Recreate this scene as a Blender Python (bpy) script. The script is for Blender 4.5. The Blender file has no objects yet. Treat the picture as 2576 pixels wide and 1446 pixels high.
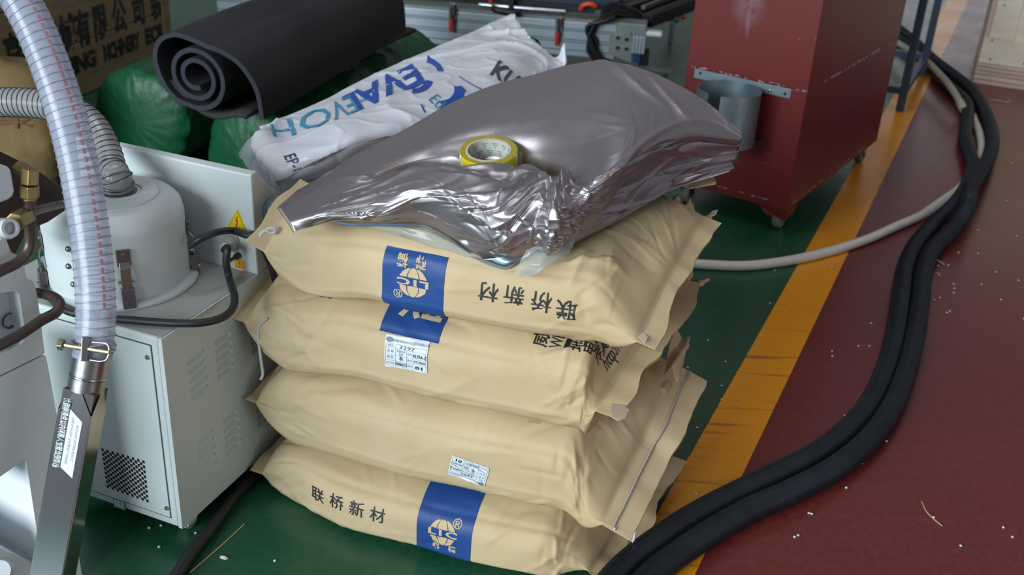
import bpy, bmesh, math, random
from mathutils import Vector, Matrix, noise
random.seed(7)
SC = bpy.context.scene
COL = SC.collection
PI = math.pi
# ------------------------------------------------------------------ camera, world, lights, exposure
FPX, PITCH, ROLL, CH = 2734.28, math.radians(26.926), math.radians(-3.173), 1.3
_f = Vector((0, math.cos(PITCH), -math.sin(PITCH)))
_r0 = Vector((1, 0, 0)); _d0 = _f.cross(_r0)
CR = math.cos(ROLL) * _r0 + math.sin(ROLL) * _d0
CD = -math.sin(ROLL) * _r0 + math.cos(ROLL) * _d0
CF = _f
CP = Vector((0, 0, CH))
cam = bpy.data.cameras.new('camera')
cam.sensor_width = 36.0
cam.lens = FPX / 2576 * 36.0
cam.clip_start = 0.05
cam.dof.use_dof = True
cam.dof.focus_distance = 1.8
cam.dof.aperture_fstop = 5.6
cobj = bpy.data.objects.new('camera', cam)
COL.objects.link(cobj)
m = Matrix.Identity(4)
for i in range(3):
    m[i][0] = CR[i]; m[i][1] = -CD[i]; m[i][2] = -CF[i]; m[i][3] = CP[i]
cobj.matrix_world = m
SC.camera = cobj

W = bpy.data.worlds.new('world'); SC.world = W; W.use_nodes = True
bg = W.node_tree.nodes['Background']
bg.inputs[0].default_value = (0.195, 0.190, 0.203, 1)
bg.inputs[1].default_value = 1.0

def area(name, loc, target, sx, sy, power, color):
    l = bpy.data.lights.new(name, 'AREA'); l.shape = 'RECTANGLE'; l.size = sx; l.size_y = sy
    l.energy = power; l.color = color
    o = bpy.data.objects.new(name, l); COL.objects.link(o)
    o.location = loc
    o.rotation_euler = (Vector(target) - Vector(loc)).to_track_quat('-Z', 'Y').to_euler()
    return o
area('window_light_near', (-4.2, -3.2, 2.6), (-0.1, 2.0, 0.3), 4.6, 2.2, 600, (0.83, 0.94, 1.0))
area('window_light_far', (6.6, 15.0, 2.0), (1.6, 3.4, 0.0), 5.0, 1.5, 26, (0.88, 0.93, 1.0))
area('side_fill_light', (6.0, -3.6, 2.0), (0.0, 2.2, 0.3), 3.4, 1.8, 62, (0.86, 0.94, 1.0))  # unseen fill lamp, added to brighten the right-facing faces
area('roof_light', (-0.6, 2.6, 6.0), (-0.2, 2.2, 0.0), 2.6, 0.7, 45, (0.95, 0.97, 1.0))
SC.view_settings.view_transform = 'Standard'
SC.view_settings.look = 'None'
SC.view_settings.exposure = 0.0
SC.view_settings.gamma = 1.0
SC.view_settings.use_curve_mapping = False

# ------------------------------------------------------------------ geometry of the view: rays to planes that stand in the room
def ray(x, y):
    return (x - 1288) * CR / FPX + (y - 723) * CD / FPX + CF
def P(x, y, z=0.0):
    v = ray(x, y); return CP + v * ((z - CH) / v.z)
def PL(x, y, o, n):
    v = ray(x, y); return CP + v * ((o - CP).dot(n) / v.dot(n))
def PD(x, y, d):
    return CP + ray(x, y) * d
def sm(e0, e1, x):
    t = min(1.0, max(0.0, (x - e0) / (e1 - e0))); return t * t * (3 - 2 * t)
def lerp(a, b, t): return a + (b - a) * t
def nz(p, s, o=0.0): return noise.noise(Vector((p[0] * s + o, p[1] * s - o, p[2] * s + 2 * o)))
def rid(p, s, o=0.0):
    return 1.0 - min(1.0, abs(nz(p, s, o)) * 3.2)

def crease_set(rnd, n, box, amp, wid, ln, ang):
    out = []
    for i in range(n):
        x = rnd.uniform(box[0], box[1]); y = rnd.uniform(box[2], box[3]); a = ang(rnd, x, y); k = rnd.random()
        out.append((x, y, math.cos(a), math.sin(a), rnd.uniform(*ln), rnd.uniform(*wid), rnd.uniform(*amp) * rnd.choice((1, 1, -1))))
    return out
def crease_h(cs, x, y):
    """sharp-crested folds: each one a straight crease fading out along its length"""
    h = 0.0
    for cx, cy, c, s_, hl, w, am in cs:
        dx = x - cx; dy = y - cy; l = dx * c + dy * s_
        if l > hl or l < -hl: continue
        d = abs(dy * c - dx * s_)
        if d < w:
            q = 1 - d / w; t = l / hl; h += am * q * q * (1 - t * t)
    return h
# ------------------------------------------------------------------ materials
def lin(c):
    return tuple(((v / 255) / 12.92 if v / 255 <= 0.04045 else ((v / 255 + 0.055) / 1.055) ** 2.4) for v in c) + (1.0,)
class NT:
    def __init__(s, name):
        s.m = bpy.data.materials.new(name); s.m.use_nodes = True
        s.t = s.m.node_tree; s.b = s.t.nodes['Principled BSDF']; s.out = s.t.nodes['Material Output']
    def n(s, kind, **kw):
        x = s.t.nodes.new(kind)
        for k, v in kw.items(): setattr(x, k, v)
        return x
    def l(s, a, b): s.t.links.new(a, b)
    def v(s, sock, val): sock.default_value = val
    def math(s, op, a, b=None, c=None):
        x = s.n('ShaderNodeMath', operation=op)
        for i, q in enumerate((a, b, c)):
            if q is None: continue
            if isinstance(q, (int, float)): x.inputs[i].default_value = q
            else: s.l(q, x.inputs[i])
        return x.outputs[0]
    def mix(s, fac, a, b):
        x = s.n('ShaderNodeMix', data_type='RGBA')
        for sock, q in ((x.inputs[0], fac), (x.inputs[6], a), (x.inputs[7], b)):
            if isinstance(q, (int, float, tuple)): sock.default_value = q
            else: s.l(q, sock)
        return x.outputs[2]
    def noise(s, scale, detail=4, rough=0.55, coord='Object', stretch=None):
        tc = s.n('ShaderNodeTexCoord'); x = s.n('ShaderNodeTexNoise')
        x.inputs['Scale'].default_value = scale; x.inputs['Detail'].default_value = detail; x.inputs['Roughness'].default_value = rough
        if stretch:
            mp = s.n('ShaderNodeMapping'); mp.inputs['Scale'].default_value = stretch
            s.l(tc.outputs[coord], mp.inputs[0]); s.l(mp.outputs[0], x.inputs['Vector'])
        else: s.l(tc.outputs[coord], x.inputs['Vector'])
        return x.outputs['Fac']
    def ramp(s, fac, p0, p1):
        x = s.n('ShaderNodeMapRange'); x.inputs[1].default_value = p0; x.inputs[2].default_value = p1
        s.l(fac, x.inputs[0]); return x.outputs[0]
    def bump(s, h, strength, dist=0.01):
        x = s.n('ShaderNodeBump'); x.inputs['Strength'].default_value = strength; x.inputs['Distance'].default_value = dist
        s.l(h, x.inputs['Height']); s.l(x.outputs[0], s.b.inputs['Normal'])

def mat(name, rgb, rough=0.5, metal=0.0, rgb2=None, nscale=6.0, bscale=0.0, bstr=0.15, bdist=0.004, spec=None, coat=0.0, stretch=None, lo=0.35, hi=0.7):
    k = NT(name)
    k.b.inputs['Roughness'].default_value = rough; k.b.inputs['Metallic'].default_value = metal
    if spec is not None: k.b.inputs['Specular IOR Level'].default_value = spec
    if coat: k.b.inputs['Coat Weight'].default_value = coat
    c = lin(rgb)
    if rgb2 is None: rgb2 = tuple(max(0, v * 0.86) for v in rgb)
    k.l(k.mix(k.ramp(k.noise(nscale, stretch=stretch), lo, hi), c, lin(rgb2)), k.b.inputs['Base Color'])
    if bscale: k.bump(k.noise(bscale, 5, stretch=stretch), bstr, bdist)
    return k.m

M = {}
M['kraft'] = mat('kraft_paper', (202, 181, 146), 0.62, rgb2=(193, 170, 131), nscale=5, bscale=45, bstr=0.10, bdist=0.003, spec=0.35)
M['kraft_in'] = mat('kraft_inner', (178, 140, 92), 0.7, rgb2=(160, 124, 78), bscale=40, bstr=0.1)
M['tape_paper'] = mat('paper_tape', (222, 200, 176), 0.7)
M['blue_print'] = mat('blue_ink', (35, 74, 138), 0.5, rgb2=(30, 67, 130), spec=0.35)
M['ink'] = mat('black_ink', (44, 46, 48), 0.55, rgb2=(30, 32, 34))
M['ink_soft'] = mat('grey_ink', (120, 130, 138), 0.55)
M['label'] = mat('label_paper', (222, 230, 236), 0.5, rgb2=(214, 224, 232))
M['thread'] = mat('white_thread', (206, 204, 206), 0.8, rgb2=(188, 186, 190), nscale=200)
M['thread_grey'] = mat('grey_thread', (168, 166, 164), 0.8, rgb2=(150, 148, 146), nscale=200)
def foil(name, rgb, rough, bs):
    k = NT(name)
    k.b.inputs['Metallic'].default_value = 0.92; k.b.inputs['Coat Weight'].default_value = 0.25; k.b.inputs['Coat Roughness'].default_value = 0.14; k.b.inputs['Roughness'].default_value = rough
    k.l(k.mix(k.ramp(k.noise(4), 0.3, 0.7), lin(rgb), lin(tuple(v * 0.93 for v in rgb))), k.b.inputs['Base Color'])
    tc = k.n('ShaderNodeTexCoord')
    nzn = k.n('ShaderNodeTexNoise'); nzn.inputs['Scale'].default_value = 7; nzn.inputs['Detail'].default_value = 3
    k.l(tc.outputs['Object'], nzn.inputs['Vector'])
    ad = k.n('ShaderNodeMix', data_type='VECTOR'); ad.inputs[0].default_value = 0.12
    k.l(tc.outputs['Object'], ad.inputs[4]); k.l(nzn.outputs['Color'], ad.inputs[5])
    vo = k.n('ShaderNodeTexVoronoi', feature='DISTANCE_TO_EDGE'); vo.inputs['Scale'].default_value = 11
    k.l(ad.outputs[1], vo.inputs['Vector'])
    e = k.ramp(vo.outputs['Distance'], 0.0, 0.16)
    n2 = k.noise(26, 5, 0.6)
    h = k.math('ADD', k.math('MULTIPLY', e, 0.5), k.math('MULTIPLY', n2, 0.6))
    k.bump(h, bs, 0.006)
    return k.m
M['foil'] = foil('silver_foil', (178, 172, 177), 0.40, 0.10)
M['foil_back'] = foil('blue_grey_foil', (150, 176, 196), 0.3, 0.15)
M['hem'] = mat('blue_hem', (84, 118, 152), 0.5)
M['white_film'] = mat('white_plastic', (226, 230, 238), 0.36, rgb2=(218, 222, 232), bscale=14, bstr=0.22, bdist=0.006)
M['print_blue'] = mat('print_blue', (22, 84, 190), 0.4)
M['print_sky'] = mat('print_sky', (70, 160, 205), 0.4)
M['print_dark'] = mat('print_dark', (72, 82, 100), 0.45)
def film(name, tint, alpha, rough=0.12):
    k = NT(name); k.b.inputs['Base Color'].default_value = lin(tint); k.b.inputs['Roughness'].default_value = rough
    tr = k.n('ShaderNodeBsdfTransparent'); mx = k.n('ShaderNodeMixShader')
    k.l(k.math('ADD', k.math('MULTIPLY', k.noise(9), 0.25), alpha - 0.12), mx.inputs[0])
    k.l(tr.outputs[0], mx.inputs[1]); k.l(k.b.outputs[0], mx.inputs[2]); k.l(mx.outputs[0], k.out.inputs[0])
    return k.m
M['clear_film'] = film('clear_film', (176, 190, 190), 0.42)
M['clear_bag'] = film('clear_bag_film', (200, 208, 222), 0.55)
M['hose_clear'] = film('milky_pvc', (178, 184, 206), 0.56, 0.2)
M['hose_grey'] = film('grey_pvc', (150, 152, 152), 0.78, 0.2)
M['wire'] = mat('spiral_wire', (176, 180, 190), 0.22, 0.35)
M['wire_dark'] = mat('spiral_wire_dark', (92, 92, 94), 0.35, 0.7)
M['red_mark'] = mat('red_mark', (196, 130, 146), 0.5)
M['steel'] = mat('polished_steel', (186, 190, 200), 0.13, 1.0, nscale=3)
M['steel_brush'] = mat('brushed_steel', (170, 172, 174), 0.3, 1.0, nscale=3, bscale=120, bstr=0.05)
M['steel_dark'] = mat('dull_steel', (140, 132, 134), 0.38, 0.9)
M['zinc'] = mat('galvanised', (148, 166, 174), 0.42, 0.75, rgb2=(120, 140, 150), nscale=9)
M['brass'] = mat('brass', (170, 150, 96), 0.35, 0.9, rgb2=(146, 126, 84), nscale=30)
M['screw'] = mat('screw_metal', (176, 170, 130), 0.3, 0.9)
M['grey_paint'] = mat('light_grey_paint', (200, 210, 211), 0.42, rgb2=(194, 204, 205), nscale=2, bscale=300, bstr=0.03)
M['grey_top_shaded'] = mat('grey_paint_top_shaded', (164, 168, 166), 0.45, rgb2=(156, 156, 150), nscale=5)  # cabinet paint toned darker for the top: weaker overhead light put into the colour
M['seam'] = mat('seam_shadow_gap', (70, 76, 78), 0.8)
M['hole'] = mat('dark_opening', (16, 18, 20), 0.8)
M['yellow'] = mat('warning_yellow', (238, 214, 26), 0.45, rgb2=(230, 204, 20))
M['orange'] = mat('orange_sticker', (246, 168, 30), 0.5)
M['orange_ink'] = mat('orange_ink', (222, 92, 30), 0.5)
M['rubber'] = mat('black_rubber', (38, 40, 44), 0.48, rgb2=(30, 32, 36))
M['plastic_white'] = mat('white_plastic_fitting', (206, 212, 214), 0.35)
M['machine'] = mat('machine_grey_white', (222, 228, 232), 0.5, rgb2=(212, 218, 224), nscale=7, bscale=60, bstr=0.06)
M['machine_in'] = mat('machine_recess', (224, 230, 234), 0.55)
M['brown_metal'] = mat('dark_brown_metal', (66, 56, 54), 0.4, 0.3, rgb2=(48, 42, 42), nscale=8)
M['pipe_brown'] = mat('brown_pipe', (84, 68, 64), 0.35, 0.2, rgb2=(72, 60, 58), nscale=9)
M['foam'] = mat('black_foam', (56, 55, 58), 0.75, rgb2=(48, 48, 51), nscale=4, bscale=180, bstr=0.08, bdist=0.002, spec=0.2)
M['foam_edge'] = mat('foam_edge', (56, 56, 66), 0.7, spec=0.2)
def greenfilm():
    k = NT('green_wrap'); k.b.inputs['Roughness'].default_value = 0.42; k.b.inputs['Specular IOR Level'].default_value = 0.35
    a = k.ramp(k.noise(5, 5, 0.6, stretch=(1, 0.35, 1)), 0.35, 0.7)
    k.l(k.mix(a, lin((17, 84, 48)), lin((9, 62, 36))), k.b.inputs['Base Color'])
    k.bump(k.noise(12, 5, 0.6, stretch=(1.4, 0.6, 1)), 0.5, 0.012); return k.m
M['green_film'] = greenfilm()
M['green_ink'] = mat('faded_stamp', (14, 66, 36), 0.5)
M['wood'] = mat('crate_plywood', (244, 232, 208), 0.6, rgb2=(220, 198, 158), nscale=2.5, stretch=(1, 1, 9), bscale=40, bstr=0.05)
M['wood_pale'] = mat('crate_pine', (248, 240, 222), 0.6, rgb2=(226, 210, 178), nscale=3, stretch=(1, 1, 6))
M['ply_edge'] = mat('plywood_edge', (226, 206, 190), 0.7, rgb2=(190, 160, 142), nscale=3, stretch=(1, 1, 60))
M['wood_old'] = mat('old_board', (150, 128, 94), 0.7, rgb2=(128, 108, 80), nscale=3, stretch=(3, 3, 12), bscale=30, bstr=0.06)
M['sack'] = mat('brown_sack', (126, 104, 66), 0.85, rgb2=(98, 80, 48), nscale=7, bscale=60, bstr=0.3)
M['red_smudge'] = mat('red_smudge', (116, 76, 48), 0.85)
M['alu'] = mat('aluminium', (176, 188, 198), 0.4, 0.55, rgb2=(164, 178, 190), nscale=3, stretch=(0.5, 6, 6))
M['alu_groove'] = mat('aluminium_groove', (92, 104, 114), 0.5, 0.4)
M['alu_grey'] = mat('grey_plate', (136, 142, 140), 0.45, 0.3)
M['black'] = mat('black_paint', (26, 26, 30), 0.4)
M['navy'] = mat('navy_panel', (34, 46, 72), 0.5)
M['red_grip'] = mat('red_grip', (206, 52, 42), 0.4)
M['orange_tube'] = mat('orange_tube', (244, 82, 34), 0.35)
M['blue_plug'] = mat('blue_plug', (30, 54, 120), 0.4)
M['green_tray'] = mat('green_plastic', (40, 140, 76), 0.4)
M['stand'] = mat('blue_grey_paint', (62, 76, 96), 0.42, rgb2=(54, 66, 86))
M['tape_amber'] = mat('amber_tape', (214, 198, 34), 0.22, rgb2=(206, 188, 30), nscale=40, coat=0.4)
M['tape_side'] = mat('amber_tape_side', (172, 158, 44), 0.3, rgb2=(160, 146, 40), nscale=60)
M['core'] = mat('cardboard_core', (198, 194, 184), 0.75, rgb2=(180, 176, 168), nscale=30)
M['teal'] = mat('teal_print', (96, 178, 156), 0.6)
M['hose_black'] = mat('black_corrugated', (42, 48, 56), 0.34, rgb2=(34, 38, 44), nscale=18)
M['hose_white'] = mat('white_corrugated', (222, 220, 216), 0.4, rgb2=(212, 206, 198), nscale=8)
M['hose_cream'] = mat('cream_corrugated', (186, 182, 166), 0.45)
M['pellet'] = mat('white_pellet', (222, 220, 226), 0.3)
M['straw'] = mat('straw', (206, 172, 130), 0.6)
M['scrap'] = mat('clear_scrap', (176, 170, 172), 0.2)
M['chip'] = mat('white_chip', (210, 208, 190), 0.5)
M['caster'] = mat('caster_wheel', (128, 122, 116), 0.5, rgb2=(110, 104, 98))
M['caster_frame'] = mat('caster_frame', (150, 154, 156), 0.3, 0.9)
M['green_edge'] = mat('green_sticker', (74, 166, 130), 0.5)
def redpaint():
    k = NT('red_primer'); k.b.inputs['Roughness'].default_value = 0.42
    base = k.mix(k.ramp(k.noise(3), 0.35, 0.7), lin((110, 28, 26)), lin((101, 24, 22)))
    # flecks of pale overspray and one dusty blotch with runs, fixed to the sheet metal
    fl = k.ramp(k.noise(85, 2, 0.5), 0.70, 0.76)
    up = k.ramp(k.noise(4, 2), 0.5, 0.62)
    tc = k.n('ShaderNodeTexCoord'); sp = k.n('ShaderNodeSeparateXYZ'); k.l(tc.outputs['Object'], sp.inputs[0])
    dx = k.math('SUBTRACT', sp.outputs[0], BLOT[0]); dz = k.math('SUBTRACT', sp.outputs[2], BLOT[2])
    rr = k.math('SQRT', k.math('ADD', k.math('POWER', k.math('MULTIPLY', dx, 1.0), 2), k.math('POWER', k.math('MULTIPLY', dz, 0.8), 2)))
    front = k.math('LESS_THAN', sp.outputs[1], 0.01)
    bl = k.math('MULTIPLY', k.math('MULTIPLY', k.ramp(rr, 0.062, 0.0), k.ramp(k.noise(40, 4), 0.25, 0.6)), front)
    run = k.math('MULTIPLY', k.math('MULTIPLY', k.ramp(k.noise(60, 2, stretch=(1, 1, 0.05)), 0.52, 0.6), k.ramp(k.math('ABSOLUTE', dx), 0.02, 0.012)),
                 k.math('MULTIPLY', front, k.math('MULTIPLY', k.ramp(dz, -0.105, -0.06), k.ramp(dz, 0.0, -0.02))))
    c = k.mix(k.math('MULTIPLY', fl, k.math('MULTIPLY', up, 0.8)), base, lin((196, 180, 184)))
    c = k.mix(k.math('MULTIPLY', k.math('MAXIMUM', bl, k.math('MULTIPLY', run, 0.7)), 0.45), c, lin((150, 142, 156)))
    k.l(c, k.b.inputs['Base Color'])
    k.bump(k.noise(40, 4), 0.04, 0.002); return k.m

# ------------------------------------------------------------------ object helpers
WM = {}
def thing(name, label, cat, loc=(0, 0, 0), rotz=0.0, group=None):
    o = bpy.data.objects.new(name, None); COL.objects.link(o)
    o.empty_display_size = 0.05
    o.location = loc; o.rotation_euler = (0, 0, rotz)
    WM[o] = Matrix.Translation(Vector(loc)) @ Matrix.Rotation(rotz, 4, 'Z')
    return tag(o, label, cat, group)
def tag(o, label=None, cat=None, group=None, kind=None):
    if label: o['label'] = label
    if cat: o['category'] = cat
    if group: o['group'] = group
    if kind: o['kind'] = kind
    return o
class MB:
    def __init__(s, fr=None):
        s.v = []; s.f = []; s.fr = fr; s.mi = []; s.cur = 0
    def add(s, vs, fs):
        b = len(s.v)
        s.v.extend(Vector(v) for v in vs); s.f.extend([tuple(i + b for i in q) for q in fs]); s.mi.extend([s.cur] * len(fs)); return s
    def box(s, lo, hi):
        x0, y0, z0 = lo; x1, y1, z1 = hi
        return s.add([(x0, y0, z0), (x1, y0, z0), (x1, y1, z0), (x0, y1, z0), (x0, y0, z1), (x1, y0, z1), (x1, y1, z1), (x0, y1, z1)],
                     [(0, 3, 2, 1), (4, 5, 6, 7), (0, 1, 5, 4), (1, 2, 6, 5), (2, 3, 7, 6), (3, 0, 4, 7)])
    def bar(s, p, q, w, h, up=Vector((0, 0, 1))):
        p = Vector(p); q = Vector(q); d = (q - p).normalized(); sd = d.cross(up)
        if sd.length < 1e-4: sd = d.cross(Vector((0, 1, 0)))
        sd.normalize(); u = sd.cross(d)
        vs = []
        for c in (p, q):
            for a, b in ((-1, -1), (1, -1), (1, 1), (-1, 1)): vs.append(c + sd * a * w / 2 + u * b * h / 2)
        return s.add(vs, [(0, 1, 2, 3), (4, 7, 6, 5), (0, 4, 5, 1), (1, 5, 6, 2), (2, 6, 7, 3), (3, 7, 4, 0)])
    def cyl(s, p, q, r0, r1=None, n=20, caps=True):
        p = Vector(p); q = Vector(q); r1 = r0 if r1 is None else r1
        d = (q - p).normalized(); a = d.orthogonal().normalized(); b = d.cross(a)
        vs = []
        for c, r in ((p, r0), (q, r1)):
            for i in range(n):
                t = 2 * PI * i / n; vs.append(c + (a * math.cos(t) + b * math.sin(t)) * r)
        fs = [(i, (i + 1) % n, n + (i + 1) % n, n + i) for i in range(n)]
        if caps: fs += [tuple(range(n - 1, -1, -1)), tuple(range(n, 2 * n))]
        return s.add(vs, fs)
    def lathe(s, prof, o, ax=Vector((0, 0, 1)), n=32, a0=0.0, a1=2 * PI, closed=False):
        o = Vector(o); ax = Vector(ax).normalized(); a = ax.orthogonal().normalized(); b = ax.cross(a)
        full = abs(a1 - a0 - 2 * PI) < 1e-6; k = n if full else n + 1
        vs = []
        for r, h in prof:
            for i in range(k):
                t = a0 + (a1 - a0) * i / n; vs.append(o + ax * h + (a * math.cos(t) + b * math.sin(t)) * r)
        m_ = len(prof); fs = []
        for j in range(m_ if closed else m_ - 1):
            for i in range(n if full else n):
                i2 = (i + 1) % k if full else i + 1; j2 = (j + 1) % m_
                fs.append((j * k + i, j * k + i2, j2 * k + i2, j2 * k + i))
        if not full and closed:
            fs.append(tuple(j * k for j in range(m_))); fs.append(tuple(j * k + n for j in range(m_ - 1, -1, -1)))
        return s.add(vs, fs)
    def grid(s, fn, nu, nv, closev=False, flip=False):
        vs = [fn(i / nu, j / nv) for i in range(nu + 1) for j in range(nv if closev else nv + 1)]
        k = nv if closev else nv + 1; fs = []
        for i in range(nu):
            for j in range(nv):
                q = (i * k + j, (i + 1) * k + j, (i + 1) * k + (j + 1) % k, i * k + (j + 1) % k)
                fs.append(q[::-1] if flip else q)
        return s.add(vs, fs)
    def tube(s, pts, r, n=10, caps=True, rf=None):
        pts = [Vector(p) for p in pts]
        t = (pts[1] - pts[0]).normalized(); a = t.orthogonal().normalized(); vs = []
        L = len(pts)
        for i, p in enumerate(pts):
            t2 = (pts[min(i + 1, L - 1)] - pts[max(i - 1, 0)]).normalized()
            q = t.rotation_difference(t2); a = q @ a; t = t2; b = t.cross(a)
            rr = r if rf is None else rf(i)
            for k in range(n):
                w = 2 * PI * k / n; vs.append(p + (a * math.cos(w) + b * math.sin(w)) * rr)
        fs = [(i * n + k, i * n + (k + 1) % n, (i + 1) * n + (k + 1) % n, (i + 1) * n + k) for i in range(L - 1) for k in range(n)]
        if caps: fs += [tuple(range(n - 1, -1, -1)), tuple((L - 1) * n + k for k in range(n))]
        return s.add(vs, fs)
    def prism(s, poly, ext):
        """poly: list of 3D points, ext: extrusion vector"""
        n = len(poly); e = Vector(ext)
        vs = [Vector(p) for p in poly] + [Vector(p) + e for p in poly]
        return s.add(vs, [tuple(range(n)), tuple(range(2 * n - 1, n - 1, -1))] + [(i, n + i, n + (i + 1) % n, (i + 1) % n) for i in range(n)])
    def build(s, name, m_, parent=None, smooth=False, bevel=0.0, seg=2, solid=0.0, sub=0, auto=None, kind=None, fixn=True):
        me = bpy.data.meshes.new(name)
        vs = s.v if s.fr is None else [s.fr @ v for v in s.v]
        if parent is not None:
            inv = WM[parent].inverted(); vs = [inv @ v for v in vs]
        me.from_pydata([tuple(v) for v in vs], [], s.f)
        for mm in (m_ if isinstance(m_, (list, tuple)) else [m_]): me.materials.append(M[mm] if isinstance(mm, str) else mm)
        if len(me.materials) > 1: me.polygons.foreach_set('material_index', s.mi)
        if fixn:
            bm = bmesh.new(); bm.from_mesh(me); bmesh.ops.recalc_face_normals(bm, faces=bm.faces); bm.to_mesh(me); bm.free()
        if smooth: me.polygons.foreach_set('use_smooth', [True] * len(me.polygons))
        me.update()
        o = bpy.data.objects.new(name, me); COL.objects.link(o)
        if smooth and auto is not None: me.set_sharp_from_angle(angle=math.radians(auto))
        if bevel:
            b = o.modifiers.new('bevel', 'BEVEL'); b.width = bevel; b.segments = seg; b.limit_method = 'ANGLE'; b.angle_limit = math.radians(35)
        if solid:
            q = o.modifiers.new('solid', 'SOLIDIFY'); q.thickness = solid; q.offset = 0
        if sub:
            q = o.modifiers.new('sub', 'SUBSURF'); q.levels = sub; q.render_levels = sub
        if parent is not None: o.parent = parent; WM[o] = WM[parent]
        else: WM[o] = Matrix.Identity(4)
        if kind: o['kind'] = kind
        return o
def dup(o, loc=None, parent=None):
    c = o.copy(); COL.objects.link(c)
    if parent is not None: c.parent = parent
    if loc is not None: c.location = loc
    return c
def crom(pts, n=8):
    pts = [Vector(p) for p in pts]; out = []
    e = [pts[0] * 2 - pts[1]] + pts + [pts[-1] * 2 - pts[-2]]
    for i in range(1, len(e) - 2):
        a, b, c, d = e[i - 1:i + 3]
        for k in range(n):
            t = k / n
            out.append(0.5 * ((2 * b) + (c - a) * t + (2 * a - 5 * b + 4 * c - d) * t * t + (3 * b - a - 3 * c + d) * t ** 3))
    out.append(pts[-1]); return out
def resample(pts, step):
    out = [pts[0]]; acc = 0.0
    for a, b in zip(pts, pts[1:]):
        L = (b - a).length
        while acc + L >= step:
            t = (step - acc) / L; a = a + (b - a) * t; out.append(a); L = (b - a).length; acc = 0.0
            if L < 1e-9: break
        acc += L
    return out
def twisted(pts, r, pitch=0.006):
    """two-strand cord along pts, as one mesh"""
    pts = resample(crom(pts, 8), 0.0015); mb = MB()
    for ph in (0, PI):
        q = []
        for i, p in enumerate(pts):
            t = (pts[min(i + 1, len(pts) - 1)] - pts[max(i - 1, 0)]).normalized(); a = t.cross(Vector((0.31, 0.2, 0.93))).normalized(); b = t.cross(a)
            w = ph + i * 0.0015 / pitch * 2 * PI; q.append(p + (a * math.cos(w) + b * math.sin(w)) * r * 0.55)
        mb.tube(q, r * 0.62, 6)
    return mb
def text2d(body, size, bold=0.0, align='CENTER', spacing=1.0, shear=0.0):
    c = bpy.data.curves.new('txt', 'FONT'); c.body = body; c.size = size; c.align_x = align; c.align_y = 'CENTER'; c.offset = bold * size
    c.space_character = spacing; c.shear = shear; c.resolution_u = 2
    o = bpy.data.objects.new('txt', c); COL.objects.link(o)
    dg = bpy.context.evaluated_depsgraph_get(); dg.update()
    me = bpy.data.meshes.new_from_object(o.evaluated_get(dg))
    bpy.data.objects.remove(o); bpy.data.curves.remove(c)
    return me
def decal(items, fn, step, name, m_, parent, bounds=None, kind=None):
    """items: (mesh2d or polygon, transform fn (x,y)->(u,v)); fn(u,v)->3D world. Slices finely and maps onto the surface."""
    bm = bmesh.new()
    for it, tf in items:
        b2 = bmesh.new()
        if isinstance(it, list):
            b2.faces.new([b2.verts.new((x, y, 0)) for x, y in it])
        else: b2.from_mesh(it); bpy.data.meshes.remove(it)
        for v in b2.verts:
            u, w = tf(v.co.x, v.co.y); v.co = (u, w, 0)
        tmp = bpy.data.meshes.new('tmp'); b2.to_mesh(tmp); b2.free(); bm.from_mesh(tmp); bpy.data.meshes.remove(tmp)
    for ax in (0, 1):
        if not bm.verts: break
        lo = min(v.co[ax] for v in bm.verts); hi = max(v.co[ax] for v in bm.verts)
        if bounds:
            for side, val in ((0, bounds[ax][0]), (1, bounds[ax][1])):
                no = [0, 0, 0]; no[ax] = 1
                co = [0, 0, 0]; co[ax] = val
                bmesh.ops.bisect_plane(bm, geom=bm.verts[:] + bm.edges[:] + bm.faces[:], plane_co=co, plane_no=no, clear_outer=bool(side), clear_inner=not side)
            lo = max(lo, bounds[ax][0]); hi = min(hi, bounds[ax][1])
        x = math.ceil(lo / step) * step
        while x < hi:
            no = [0, 0, 0]; no[ax] = 1; co = [0, 0, 0]; co[ax] = x
            bmesh.ops.bisect_plane(bm, geom=bm.verts[:] + bm.edges[:] + bm.faces[:], plane_co=co, plane_no=no)
            x += step
    bmesh.ops.triangulate(bm, faces=[f for f in bm.faces if len(f.verts) > 4])
    bm.verts.index_update()
    mb = MB(); mb.add([fn(v.co.x, v.co.y) for v in bm.verts], [tuple(v.index for v in f.verts) for f in bm.faces]); bm.free()
    return mb.build(name, m_, parent, smooth=True, fixn=False, kind=kind)
def xf(u0, v0, rot=0.0, sx=1.0, sy=1.0):
    c, s_ = math.cos(rot), math.sin(rot)
    return lambda x, y: (u0 + c * x * sx - s_ * y * sy, v0 + s_ * x * sx + c * y * sy)
def rect2(w, h): return [(-w / 2, -h / 2), (w / 2, -h / 2), (w / 2, h / 2), (-w / 2, h / 2)]
def disc2(r, n=28, x=0, y=0): return [(x + r * math.cos(2 * PI * i / n), y + r * math.sin(2 * PI * i / n)) for i in range(n)]
def flat(o, ux, uy, off=0.0):
    """2D -> 3D on a plane with origin o and axes ux, uy"""
    n = ux.cross(uy).normalized()
    return lambda u, v: o + ux * u + uy * v + n * off
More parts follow.
